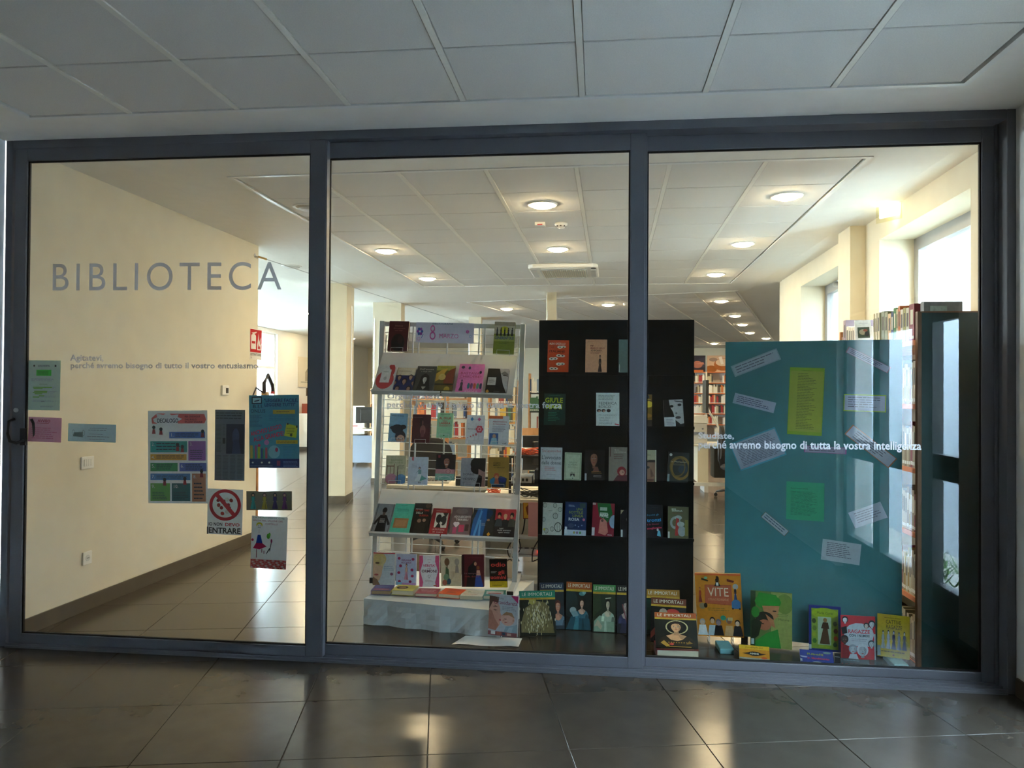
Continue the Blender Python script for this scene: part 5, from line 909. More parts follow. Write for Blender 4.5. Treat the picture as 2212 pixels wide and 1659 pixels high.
fb(((1747.5, 1403.8), (1816.6, 1410), (1748.1, 1306.8)), .05, 'blue picture book with figure in a brown dress framed by leaves', '182a78', [R(.08, .05, .92, .94, '7a9430'), EL(.5, .84, .42, .12, '90a820'), R(.28, .14, .70, .76, '9ab098'), T('Maria Curie', .5, .82, .05, '4a5a20', .5), P([(.34, .16), (.66, .16), (.58, .54), (.46, .54)], '4a3018'), P([(.38, .5), (.64, .5), (.60, .64), (.44, .64)], '3a2614'), EL(.51, .69, .06, .05, '8a6a40'), *[EL(x, y, .07, .06, c, 6) for x, y, c in ((.16, .66, '3a4a20'), (.18, .5, '5a7028'), (.16, .36, '8a9a20'), (.82, .62, '4a5a28'), (.84, .46, '5a3a20'), (.84, .30, 'c06020'), (.18, .22, '3a6a20'), (.82, .16, '2a5a20'))], R(.32, .08, .66, .13, '8aa020'), R(0, .03, .08, .13, 'a8b4c0')], .014, spine='101c58', fwd=.055)
fb(((1817.7, 1422.5), (1892, 1426.5), (1817.7, 1329.9)), .06, 'red picture book titled RAGAZZE CON I NUMERI with drawn heads', 'b8202c', [EL(.52, .58, .44, .26, 'b4bcc8'), R(.1, .3, .9, .62, 'b4bcc8'), T('RAGAZZE', .52, .60, .085, 'c02430', .64, 1), T('CON I NUMERI', .53, .52, .055, '1a2a38', .6, 1), LN(.3, .40, .8, .48, 2, '889')] + [s for cx, cy, r_, sk_, hr_ in ((.12, .90, .08, 'c8ccd4', '12141c'), (.74, .78, .07, 'c8b8b0', '1a1820'), (.90, .82, .09, 'b8c0cc', '1a2030'), (.10, .44, .10, '4a3430', '1a1414'), (.34, .22, .11, 'b0b8c4', '8a94a0'), (.62, .20, .15, 'a0a8b4', 'c0c8d0'), (.88, .36, .09, 'b4bcc4', '3a4450')) for s in FACE(cx, cy, r_, sk_, hr_, 1.0)] + [P([(.02, .0), (.24, .0), (.2, .3), (.04, .34)], '8a2028'), P([(.2, 0), (.5, 0), (.44, .12), (.26, .12)], 'b8c0cc'), P([(.0, .72), (.16, .76), (.18, .60), (.04, .56)], '15171e'), R(.96, 0, 1, .6, 'a8b4c0')], .014)
fb(((1895.3, 1417), (1965.2, 1426.1), (1894.9, 1325.8)), .06, 'yellow picture book titled CATTIVE RAGAZZE with five standing figures', 'c0a41c', [T('CATTIVE', .5, .79, .09, '2a2818', .48, 0), T('RAGAZZE', .52, .67, .09, '2a2818', .50, 0), LN(.22, .91, .75, .94, 1, '5a4a10', .1)] + [s for i, (c, d, h_) in enumerate((('1c2430', 'a8b0b4', .42), ('1a1c22', 'b0b8bc', .44), ('1c2230', '20283a', .44), ('5a5a40', '8a949c', .42), ('3a3a30', '1c2232', .44))) for s in FIG(.18+.165*i, .20, h_, c, 'c8c8c0', d, d, .38)] + [LN(.12, .10, .85, .16, 1, '5a4a10', .1), EL(.5, .06, .03, .02, '8a3a10'), R(.0, .02, .10, .26, '9ab0b8')], .012, z=.029)
# small books lying flat at the sill
def low(fl, fr, bl_, t, label, col, ops, tilt=1.0):
    q = (fl, fr, bl_); return book_on(q, floor_plane(fl, fr, tilt, .001), label, col, ops, t, group='small books propped low at the glass', zmin=0)
low((1597, 1425), (1663, 1431), (1598, 1395), .012, 'small orange book with dark emblem propped low behind the glass', 'c08018', [R(0, .72, 1, 1, 'c8a018'), T('AVVENTURE', .5, .80, .09, '6a3a10', .6), P([(.1, .4), (.45, .56), (.9, .42), (.55, .26)], '3a2410'), EL(.5, .42, .22, .16, '1a1a1c'), T('AMMI', .5, .36, .12, 'c8c8c0', .3, 1), R(0, 0, 1, .12, '8a8a80'), EL(.82, .16, .1, .08, 'b84a18')], .75)
low((1729.5, 1434.5), (1802, 1441), (1729.2, 1405.1), .012, 'small blue book with red script propped low behind the glass', '162c78', [T('Ribelli', .46, .64, .14, '8a9038', .5, 1), T('in Movimento', .55, .34, .15, 'b82840', .66, 1), EL(.5, .12, .14, .07, '9aa49a'), P([(.0, .55), (.22, .5), (.2, .42), (.04, .44)], 'a8a8b8'), R(0, .15, .06, .32, 'a8b0b8'), EL(.82, .86, .12, .08, '5a7a70')], .75)
low((1803.5, 1441.5), (1817, 1443), (1803, 1413), .010, 'black spined booklet edge between blue and red books', '0c1018', [R(.1, .7, .9, .74, '8a98a0'), R(.1, .02, .9, .06, '8a98a0')], .75)
low((1817.5, 1444), (1880, 1449.5), (1817.7, 1423.5), .012, 'small dark book with big red letters below the red picture book', '16242e', [R(0, .62, 1, 1, '1a2e38'), T('NUMERI', .44, .06, .42, 'b02430', .84, 1), LN(.1, .7, .8, .9, 1, '4a6a78')], .6)

GAIN[0] = 1.8
# ================================================================== PAPERS TAPED TO THE LEFT GLASS
GP = (Vector((0, SASH[0][2]+.0015, 0)), pnorm(0, 0))
def z3(x, y): return (300+x/3.95, 840+y/3.95)
def z2(x, y): return (x/2.9625, 740+y/2.9625)
def pst(zf, bl, br_, tl, label, col, ops, cat='poster'): return sheet(cat if cat != 'paper' else 'notice', (zf(*bl), zf(*br_), zf(*tl)), label, cat, col, ops, *GP)
pst(z3, (80, 975), (588, 978), (88, 187), 'colourful DECALOGO poster with ten numbered boxes', 'bac6ce', [P([(.07, .86), (.95, .86), (.98, .90), (.95, .96), (.15, .97), (.06, .92)], 'b85650'), P([(.10, .88), (.16, .86), (.14, .83), (.24, .85), (.33, .82), (.40, .85), (.52, .84), (.50, .88), (.58, .91), (.50, .93), (.52, .96), (.40, .95), (.34, .98), (.26, .955), (.14, .97), (.16, .93), (.09, .91)], 'c4ccd2'), T('DECALOGO', .335, .87, .045, '1c2630', .36, 1),
  T('PER CHIUNQUE', .62, .925, .018, '6a2028', .26, 1, 'l'), T('DAL BULLO', .62, .895, .018, '6a2028', .2, 1, 'l'), T('PUO\' FARE', .62, .865, .018, '6a2028', .3, 1, 'l'),
  *[s for q in (((.36, .70, .96, .77), '3c60a0', '1.'), ((.04, .55, .66, .67), '2a8a88', '2.'), ((.68, .46, .97, .67), '8a5a9a', '3.'), ((.04, .465, .65, .53), 'b88a30', '4.'), ((.04, .345, .50, .435), '2f7a48', '5.'), ((.53, .345, .98, .435), '4a5a98', '6.'), ((.04, .25, .71, .32), '3a6a9a', '7.'), ((.74, .02, .97, .32), 'a87050', '8.'), ((.04, .025, .37, .215), '5a8a3a', '9.'), ((.40, .025, .71, .215), '1f5a5c', '10.')) for s in (R(*q[0], q[1]), T(q[2], q[0][0]+.02, q[0][3]-.05, .035, 'c8d4d8', None, 0, 'l'), LN(q[0][0]+.10 if q[0][3]-q[0][1] < .14 else q[0][0]+.03, q[0][1]+.012, q[0][2]-.03, q[0][3]-(.012 if q[0][3]-q[0][1] < .14 else .09), 3 if q[0][3]-q[0][1] < .14 else 5, '22303a', .3))],
  *[P([(x-.03, y), (x+.03, y), (x+.02, y+.05), (x-.02, y+.05)], '7a2428') for x, y in ((.10, .75), (.22, .74), (.50, .56), (.58, .55), (.92, .71), (.28, .19), (.62, .20), (.90, .28))], *[EL(x, y, .028, .02, '20242a') for x, y in ((.10, .82), (.22, .80), (.50, .63), (.58, .61), (.92, .775), (.28, .255), (.62, .265), (.90, .345))]])
pst(z3, (645, 780), (900, 785), (652, 178), 'dark newspaper page clipping with a blue photograph', '5e6268', [LN(.04, .86, .96, .97, 3, '2c3034', .1), R(.38, .38, .98, .80, '10182c'), EL(.70, .62, .12, .12, '3a4668'), P([(.58, .38), (.88, .38), (.80, .58), (.62, .58)], '2c3858'), LN(.04, .40, .22, .80, 22, '3a4044', .1), R(.26, .52, .35, .60, '1c2024'), LN(.26, .62, .35, .8, 9, '3a4044', .1), LN(.05, .02, .22, .36, 20, '33383c', .1), LN(.28, .02, .46, .36, 20, '33383c', .1), LN(.52, .02, .70, .36, 20, '33383c', .1), LN(.76, .02, .95, .36, 20, '33383c', .1), R(.05, -.0, .9, .008, '5a2a20')])
pst(z3, (943, 675), (1370, 675), (945, 55), 'blue poster with ANCH\'IO LEGGO ALLA GRANDE in red', '3f7f92', [R(0, 0, 1, .125, '16245a'), *[LN(.68, .01+.018*i, .97, .025+.018*i, 1, '5a78a8', .1) for i in range(5)], R(.55, .03, .62, .10, '7a2a48'), EL(.07, .075, .02, .012, 'b8c8d8'), EL(.25, .075, .02, .012, 'b8c8d8'), EL(.40, .075, .02, .014, 'b8c8d8'), LN(.02, .02, .5, .035, 1, '8aa0c0', .1),
  R(.055, .88, .26, .98, '182838'), R(.075, .895, .24, .965, '90b8c4'), P([(.09, .92), (.22, .94), (.20, .92), (.12, .91)], '203040'), T('B.I.I.', .18, .825, .045, '14283c', .22, 0), T('ONLUS', .18, .76, .045, '14283c', .30, 0), T('"LEGGERE FACILE,', .64, .905, .045, '14305c', .68, 1), T('LEGGERE TUTTI"', .62, .845, .045, '14305c', .62, 1), R(.48, .74, .92, .795, 'b8a030'), LN(.55, .755, .85, .78, 1, '6a5a20'), *[LN(.40, .65+.022*i, .98, .664+.022*i, 1, '2a6080', .15) for i in range(4)], LN(.02, .56, .28, .73, 10, '24506a', .4),
  T("ANCH'IO LEGGO", .35, .49, .06, 'b82844', .64, 1, 'c', .24), T('ALLA GRANDE!', .40, .405, .06, 'b82844', .62, 1, 'c', .20), P([(.70, .44), (.94, .41), (.97, .57), (.75, .61)], 'b8b830'), LN(.75, .46, .92, .55, 4, '5a6020'), EL(.84, .45, .025, .02, '404020'), R(.76, .59, .79, .615, '203020'), R(.94, .55, .97, .58, '203020'), R(.54, .33, .97, .38, 'b09828'), LN(.56, .335, .95, .375, 2, '6a5a18', .1), *[LN(.68, .14+.021*i, .97, .152+.021*i, 1, '2a6484', .2) for i in range(8)],
  *[R(x, .13, x+w_, .13+h_, c) for x, w_, h_, c in ((.02, .05, .18, 'a09040'), (.08, .02, .14, '3a8a70'), (.12, .025, .18, 'a83868'), (.17, .05, .16, '98a830'), (.24, .03, .14, '2a3a80'), (.28, .02, .13, '3a7a50'), (.32, .045, .15, 'a04858'))], EL(.20, .31, .03, .02, 'b83058'), EL(.35, .35, .05, .035, 'a86a98'), EL(.50, .22, .12, .09, '6aa0a8'), EL(.55, .25, .03, .03, '8a3048')])
pst(z3, (580, 1237), (880, 1250), (598, 850), 'white prohibition poster IO NON DEVO ENTRARE with red circle', 'c4ccd2', [RING(.5, .65, .45, .345, .80, 'a82028', 40), *[EL(.5+.27*math.cos(a)*r_, .65+.21*math.sin(a)*r_, .05, .04, c, 8, a) for a, r_, c in [(k*.63, .35+.65*((k*37) % 10)/10, ('8a2020', '9a3028', 'b8b0a8', '7a1c1c')[k % 4]) for k in range(46)]], P([(.20, .86), (.28, .92), (.82, .45), (.74, .39)], 'b02028'), T('IO NON', .24, .19, .07, '1a1c20', .40, 1), T('DEVO', .72, .19, .07, 'a82028', .42, 1), T('ENTRARE', .5, .03, .12, '121418', .92, 1), R(0, 0, .03, .16, '14161a')])
pst(z3, (918, 1035), (1307, 1037), (920, 873), 'brown strip with four drawn paper dolls in coloured dresses', '6a6450', [s for x, hr_, d in ((.15, '14141a', '2a8a88'), (.40, '4a2028', 'a08c28'), (.63, '18162a', '3a2a68'), (.84, '5a2a4a', '6a3068')) for s in FIG(x, .08, .84, hr_, 'b08a70', d, d, .17)] + [EL(x, .80, .045, .10, hr_) for x, hr_ in ((.15, '14141a'), (.40, '4a2028'), (.63, '18162a'), (.84, '5a2a4a'))] + [EL(x, .79, .026, .07, 'b08a70') for x in (.15, .40, .63, .84)])
pst(z3, (950, 1525), (1255, 1543), (980, 1082), "child's drawing of a princess above a red brick castle wall", 'c8d2d8', [T('LA PRINCIPESSA CHE', .48, .955, .028, '3a7a68', .88, 0), T('BALLA NEL SALONE DEL', .46, .90, .03, '8a4a58', .84, 0), T('CASTELLO', .56, .84, .03, '8a4a58', .36, 0), EL(.22, .83, .09, .05, 'c8b030'), EL(.22, .80, .065, .045, 'd8ccc0'), EL(.20, .81, .01, .008, '222'), EL(.25, .81, .01, .008, '222'), R(.18, .775, .26, .78, '322'), R(.20, .67, .23, .75, 'b8b0ac'), P([(.18, .64), (.26, .64), (.32, .48), (.14, .48)], '1c3c90'), P([(.14, .48), (.32, .48), (.44, .42), (.24, .36), (.06, .38)], 'a81848'), R(.15, .20, .17, .36, '6a3040'), R(.30, .30, .32, .37, '6a3040'), R(.36, .28, .38, .34, '6a3040'), EL(.48, .62, .05, .05, '4a9030'), EL(.51, .65, .03, .04, '5aa038'), P([(.52, .33), (.54, .33), (.58, .52), (.56, .53)], '2a2a30'), EL(.57, .53, .025, .04, '7a2a50'), P([(.44, .27), (.54, .38), (.52, .40), (.44, .30)], '2a2a30'), EL(.04, .54, .035, .025, 'a02848'), R(0, 0, 1, .17, 'b0625c')] + [R(.01+.075*i+(.035 if j % 2 else 0), .005+.034*j, .055+.075*i+(.035 if j % 2 else 0), .028+.034*j, 'a83830' if (i+j) % 3 else 'c0a8a0') for i in range(13) for j in range(5)], 'drawing')
pst(z2, (175, 432), (383, 435), (178, 113), 'green edged printed notice with highlighted lines, top left', 'a4b49c', [R(.01, .01, .99, .99, 'a8b4ac'), R(0, 0, .012, 1, '5a9848'), EL(.19, .89, .03, .02, '333'), LN(.30, .86, .68, .91, 2, '445'), R(.82, .87, .87, .91, '222'), R(.26, .69, .72, .81, '34b038'), LN(.30, .71, .68, .79, 3, '2a6a2a'), LN(.1, .58, .92, .64, 3, '889'), LN(.36, .51, .66, .53, 1, '6a7a50'), *[s for x0, x1, y in ((.16, .75, .45), (.18, .46, .425), (.20, .6, .37), (.16, .60, .345), (.22, .45, .32), (.35, .52, .28), (.16, .36, .255)) for s in (R(x0, y, x1, y+.018, '6a9a20'), LN(x1, y, .9, y+.018, 1, '889'))], LN(.16, .16, .9, .21, 3, '889'), LN(.42, .17, .55, .19, 1, '222'), LN(.4, .06, .8, .09, 2, '778')], 'paper')
pst(z2, (178, 632), (390, 640), (185, 475), 'pink handwritten AVVISO notice', 'b88aa0', [T('AVVISO', .47, .80, .11, '8a2038', .38, 1), R(.24, .75, .62, .765, '8a2038'), LN(.1, .10, .92, .60, 6, 'a85a78', .3)], 'paper')
pst(z2, (435, 630), (740, 640), (438, 517), 'small pale notice with a grey face mask picture', 'a4b4bc', [R(0, 0, 1, .02, '58989c'), R(0, 0, .01, 1, '58989c'), R(.99, 0, 1, 1, '58989c'), R(0, .98, 1, 1, '58989c'), P([(.10, .28), (.31, .24), (.31, .55), (.12, .50)], '6a787c'), RING(.11, .50, .03, .16, .8, '7a888c', 12), RING(.32, .48, .03, .18, .8, '7a888c', 12), LN(.14, .30, .30, .48, 4, '4a585c', .05), LN(.45, .74, .85, .80, 1, '667'), LN(.42, .62, .88, .68, 1, '445'), LN(.45, .40, .80, .46, 1, '667'), LN(.40, .26, .90, .32, 1, '445'), LN(.45, .12, .88, .18, 1, '667')], 'paper')

GAIN[0] = 1.0
# ================================================================== TALL BOOKCASE ON THE RIGHT
r = empty('bookcase', (0, 0, 0), 'tall wooden bookcase with dark teal side panel along the right wall', 'bookcase')
BX0, BX1, BYS, BYE = 1.955, 2.40, .30, 1.75
SZ = [1.835-.367*k for k in range(6)]
MB().box(BX0, BYS, 0, BX1, BYS+.022, 1.985).build('side_panel', 'tealdark', r); MB().box(BX0-.022, BYS-.004, 0, BX0, BYS+.026, 1.992).build('side_edge', 'dwood', r); MB().box(BX0, BYS-.004, 1.985, BX1, BYS+.026, 1.993).build('top_edge', 'dwood', r)
MB().box(BX0, BYE-.022, 0, BX1, BYE, 1.99).build('side_panel', 'wood', r); MB().box(BX1-.008, BYS+.022, 0, BX1, BYE-.022, 1.99).build('back_panel', 'cream', r)
for z in SZ: sf = MB().box(BX0, BYS+.022, z-.025, BX1-.008, BYE-.022, z).build('shelf', 'wood', r); MB().box(BX0-.004, BYS+.022, z-.027, BX0, BYE-.022, z+.002).build('shelf_edge', 'redwood', sf)
def upright(x, y0, y1, z, h, d, col, label, group, lean=0, cat='book', name='book', pages='d8ccb0'):
    """a book standing on a shelf that faces -x, spine towards the room"""
    o = MB(); t = y1-y0
    o.box(0, 0, 0, .002, t, h, lin(col)); o.box(.002, 0, 0, d, .0025, h, lin(col)); o.box(.002, t-.0025, 0, d, t, h, lin(col)); o.box(.003, .0026, .003, d-.004, t-.0026, h-.004, lin(pages))
    o.box(-.0006, t*.1, h*.06, 0, t*.9, h*.14, lin('d8d8d0')); o.box(-.0006, t*.25, h*.45, 0, t*.75, h*.85, lin('e0d8c0' if sum(lin(col)) < .6 else '504840'))
    m_ = Matrix.Translation((x, y0, z+.0007-min(0, (y1-y0)*math.sin(lean)))) @ Matrix.Rotation(lean, 4, 'X')
    return tag(o.build(name, 'paint', None, m_), label, cat, group)
bk = lambda px: at(px, 700, x=1.965).y
GT = 'books on top of the tall bookcase'
for px0, px1, h, col, lab in ((1976, 1965, .215, '8a1428', 'maroon red book on the bookcase top nearest its side panel'), (1964.5, 1958, .20, 'd8d0b8', 'cream book beside the maroon one on the bookcase top'), (1957.5, 1952, .205, 'a8a060', 'olive book on the bookcase top, second from the cream one'), (1951.5, 1946, .20, 'e0d8c8', 'white spined book on the bookcase top'), (1945.5, 1941, .225, 'c86a28', 'orange book on the bookcase top'), (1940.5, 1937, .21, 'd8c8a0', 'tan book beside the orange one on the bookcase top'), (1936.5, 1931, .22, '2f7a38', 'green book on the bookcase top'), (1930.5, 1926, .20, '2a3a70', 'blue book beside the green one on the bookcase top'), (1925.5, 1919, .195, 'd8b890', 'peach book on the bookcase top'), (1918.5, 1912, .21, '98a088', 'grey green book on the bookcase top')):
    upright(1.962, bk(px0)+.0, bk(px1)-.001, SZ[0], h, .17, col, lab, GT)
upright(1.962, bk(1911.5), bk(1905), SZ[0], .22, .22, '8a9484', 'wide pale grey green binder on the bookcase top', GT, name='binder', cat='binder')
for i, (px0, px1, c, l) in enumerate(((1903, 1897, 'c8c0a8', 'first'), (1897, 1892, 'd8d0b8', 'second'), (1892, 1888, 'c0b898', 'third'))): upright(1.962, bk(px0)+.008, bk(px1)-.004, SZ[0], .22, .16, c, l+' of the cream books leaning beside the picture brochure', GT, -.06)
# brochure facing the viewer, grey box row, small brown box
yb = bk(1868)
o = book_on(((1849, 735), (1884, 734), (1845, 692)), (at(1866, 733, y=yb), pnorm(.0, .12)), 'white brochure with a dark oval picture on the bookcase top', 'dcdcd4', [R(.14, .10, .88, .64, '3a4a38'), EL(.45, .40, .22, .14, '9a9078'), EL(.70, .30, .14, .14, '22282a'), EL(.62, .48, .14, .06, '8a4a38'), LN(.24, .82, .84, .85, 1, '667'), LN(.42, .74, .62, .77, 1, '778')], .01, group=GT)
for i, (px0, px1, c, h) in enumerate(((1846, 1842, 'c8c0b0', .20), (1841.5, 1838, 'd0c8b4', .20), (1837.5, 1834, 'bcb4a4', .205), (1833.5, 1829, 'd4ccb8', .215))): upright(1.962, bk(px0), bk(px1)-.002, SZ[0], h-.03, .17, c, ('first', 'second', 'third', 'fourth')[i]+' pale book from the picture brochure towards the window', GT)
upright(1.962, bk(1828), min(bk(1819), 1.682), SZ[0], .235, .2, '8a7a88', 'wide greyish magazine box on the bookcase top', GT, name='magazine_box', cat='magazine box')
r2 = tag(MB().box(1.962, 1.688, SZ[0]+.001, 2.06, 1.722, SZ[0]+.115).build('card_box', 'dwood', None), 'small brown card box at the far end of the bookcase top', 'box', GT)
# silver tape wrapped box near the side panel
p = at(1990, 700, y=.36)
r = empty('parcel', (max(p.x, 1.965), .330, SZ[0]+.001), 'silver grey box wrapped in clear tape on the bookcase corner', 'box')
MB().box(.002, 0, 0, .21, .05, .215).build('carton', mat('parcel_grey', (.26, .28, .30), .35, noise=.2, scale=20), r, bevel=.004); MB().box(.035, -.0015, .03, .125, -.0005, .19).build('tape', mat('tape_shine', (.45, .60, .58), .12, noise=.3, scale=30, bump=.6), r); MB().box(0, .015, .2152, .21, .04, .2160).build('tape', 'lgrey', r)
LOW = []
NTH = ('first', 'second', 'third', 'fourth', 'fifth', 'sixth', 'seventh', 'eighth', 'ninth', 'tenth', 'eleventh', 'twelfth', 'thirteenth', 'fourteenth', 'fifteenth', 'sixteenth', 'seventeenth')
for k in range(1, 6):  # few books near the panel on the lower shelves
    y = BYS+.026; rg = random.Random(k); GS = 'books inside the tall bookcase'; n = 0
    while y < .62:
        t = rg.uniform(.014, .032); c = rg.choice(('a8987c', '988a70', 'b0a890', '806c50', '7a1c28', '9a7c38')); ord_ = ('top', 'second', 'third', 'fourth', 'fifth')[k-1]
        LOW.append((upright(1.962, y, y+t-.001, SZ[k], rg.uniform(.20, .27), .17, c, 'x', GS), {'a8987c': 'cream', '988a70': 'beige', 'b0a890': 'white', '806c50': 'tan', '7a1c28': 'red', '9a7c38': 'yellow'}[c], n, ord_)); y += t; n += 1

# ================================================================== LIBRARY FURNITURE BEYOND THE DISPLAY
# computer desks just behind the rack
def desk(name, x0, y0, x1, y1, label, ztop=.74, m='cream', panel=True):
    r = empty(name, (0, 0, 0), label, 'desk')
    MB().box(x0, y0, ztop-.028, x1, y1, ztop).build('desk_top', m, r, bevel=.003)
    for x in (x0+.03, x1-.05): MB().box(x, y0+.06, .04, x+.022, y1-.06, ztop-.028).build('side_panel', 'lgrey', r); MB().box(x-.02, y0+.02, 0, x+.04, y1-.02, .04).build('foot', 'black', r)
    if panel: MB().box(x0+.052, (y0+y1)/2, .28, x1-.05, (y0+y1)/2+.018, ztop-.03).build('modesty_panel', 'cream', r)
    return r
D1 = desk('computer_desk', -.72, 1.34, -.02, 1.98, 'cream computer desk crowded with cables right behind the rack')
D2 = desk('computer_desk', -1.60, 2.02, -.02, 2.72, 'cream desk holding the keyboard, behind the first desk')
MB().box(-.50, 1.30, .46, -.16, 1.395, .475).build('front_ledge', 'lgrey', D1); MB().box(-.668, 1.45, .30, -.07, 1.62, .314).build('cable_tray', 'lgrey', D1)
kb_ = empty('keyboard', T3(-1.33, 2.24, .7405, .12), 'beige computer keyboard with dark keys on the second desk', 'keyboard')
MB().prism([(-.075, 0), (.075, 0), (.075, .028), (-.075, .016)], 'x', -.22, .22).build('case', 'lgrey', kb_, bevel=.003)
ks = MB()
for j in range(5):
    for i in range(15): ks.box(-.205+i*.0275, -.062+j*.025, .020+j*.0018, -.182+i*.0275, -.042+j*.025, .027+j*.0022)
o = ks.build('keys', mat('dark_keys', (.09, .085, .08), .5, noise=.1), kb_); o['kind'] = 'stuff'
def monitor(x, y, z, w, h, rz, label, face='black'):
    r = empty('monitor', T3(x, y, z, rz), label, 'monitor')
    sc_ = MB().box(-w/2, -.02, .11, w/2, .03, .11+h).build('screen_case', face, r, bevel=.006); MB().box(-w*.3, .03, .16, w*.3, .07, .06+h).build('rear_housing', face, r, bevel=.01)
    MB().box(-w/2+.02, -.0212, .13, w/2-.02, -.02, .09+h).build('screen', mat('dark_screen', (.02, .022, .026), .12), sc_)
    MB().box(-.03, .01, .012, .03, .04, .2).build('stand', face, r); MB().lathe([(.11, 0), (.11, .008), (.05, .014)], 20, ctr=(0, .03)).build('stand_base', face, r); return r
monitor(-.30, 2.42, .7405, .40, .30, PI+.25, 'black monitor seen from behind, right of the keyboard desk')
r = empty('equipment_stand', T3(-.365, 1.52, .7405, 0), 'two tier black stand with network devices behind the rack post', 'stand')
for z in (.075, .285): MB().box(-.15, 0, z, .15, .32, z+.018).build('tier', 'black', r)
for x in (-.148, .128):
    for y in (.005, .295): MB().box(x, y, 0, x+.02, y+.02, .285).build('leg', 'black', r)
def device(x, y, z, w, d, h, m, label, name='network_device'):
    r = empty(name, (x, y, z), label, 'device'); cs = MB().box(0, 0, 0, w, d, h).build('case', m, r, bevel=.003)
    for i in range(4): MB().box(w*.1+i*w*.2, -.0015, h*.3, w*.1+i*w*.2+w*.12, 0, h*.75).build('port', 'black', cs)
    return r
device(-.49, 1.54, .8345, .15, .24, .05, 'lgrey', 'pale network switch on the lower tier of the black stand'); device(-.32, 1.55, .8345, .08, .2, .10, 'black', 'black box on the lower tier of the black stand')
device(-.48, 1.64, 1.0445, .16, .18, .04, 'lgrey', 'flat grey device on the upper tier of the black stand'); device(-.30, 1.64, 1.0445, .07, .16, .13, 'black', 'small black cube on the upper tier of the black stand')
device(-1.02, 2.06, .7405, .32, .22, .08, 'black', 'low black computer lying on the second desk')
rg = random.Random(11)
def curve_pts(pts, n):
    P_ = [Vector(p) for p in pts]; out = []
    for i in range(n+1):
        f = i/n*(len(P_)-1); k = min(int(f), len(P_)-2); t = f-k; a = P_[max(k-1, 0)]; b_ = P_[k]; c = P_[k+1]; d = P_[min(k+2, len(P_)-1)]
        out.append(.5*((2*b_) + (c-a)*t + (2*a-5*b_+4*c-d)*t*t + (3*b_-a-3*c+d)*t*t*t))
    return out
def tangle(cx, cy_, z, n, m, rx, ry, rz_, label, rad=.0035):
    b = MB()
    for i in range(n): b.tube([(p.x, p.y, max(p.z, z+rad+.0005)) for p in curve_pts([(cx+rg.uniform(-rx, rx), cy_+rg.uniform(-ry, ry), z+.004+abs(rg.gauss(0, rz_))) for _ in range(9)], 54)], rad, 5)
    tag(b.build('cable_tangle', m, smooth=True), label, 'cables', kind='stuff')
tangle(-.37, 1.575, 1.0440, 6, 'orangecable', .10, .03, .03, 'orange red network cables heaped on the top tier of the black stand')
tangle(-.61, 1.42, .7425, 6, 'orangecable', .05, .04, .035, 'orange red network cables heaped beside the rack post')
tangle(-.36, 1.43, .7425, 4, 'black', .12, .05, .03, 'black cables heaped at the foot of the black stand')
tangle(-.52, 2.3, .7425, 3, 'lgrey', .12, .05, .02, 'grey white cables lying loose on the second desk')
b = MB()
for i in range(7):
    x = -.46+i*.045; b.tube(curve_pts([(x, 1.42, .706), (x+rg.uniform(-.08, .08), 1.42, .50), (x+rg.uniform(-.1, .1), 1.425, .36), (x+rg.uniform(-.1, .1), 1.43, .27)], 30), .005, 5)
tag(b.build('hanging_cables', 'black', smooth=True), 'black power cables hanging in loops under the first desk', 'cables', kind='stuff')
r = empty('power_strip', (-.52, 1.47, .3146), 'grey power strip with a red glowing switch under the desk', 'power strip')
MB().box(0, 0, 0, .36, .055, .04).build('case', 'lgrey', r, bevel=.004); MB().box(.235, -.003, .014, .255, 0, .028).build('switch', 'led', r)
for i in range(4): MB().lathe([(.018, .04), (.018, .043)], 12, ctr=(.05+.05*i, .027)).build('socket', 'black', r)
r = empty('router', (-.50, 1.50, .0005), 'white box lying on the floor under the first desk', 'device'); MB().box(0, 0, 0, .40, .26, .09).build('case', 'switch', r, bevel=.006); MB().box(.02, -.001, .02, .38, 0, .03).build('vent', 'lgrey', r)
pf = (Vector((0, 1.327, 0)), pnorm(0, .02))
book_on(((1130, 1121), (1150, 1121), (1130, 1086)), (Vector((0, 1.318, 0)), pnorm(0, .02)), 'yellow book with dark red edge standing at the front of the first desk', '7a1c14', [R(.06, .06, .92, 1, 'd0981c'), P([(.45, .25), (.55, .25), (.7, .8), (.6, .9), (.3, .7)], '7a3010')], .008, group='folders at the front of the first desk').location.z -= .0
o = tag(MB().box(-.345, 1.325, .4762, -.20, 1.331, .722).build('folder', mat('pink_card', (.75, .36, .36), .8, noise=.03)), 'pink folder standing at the front of the first desk', 'folder', 'folders at the front of the first desk')
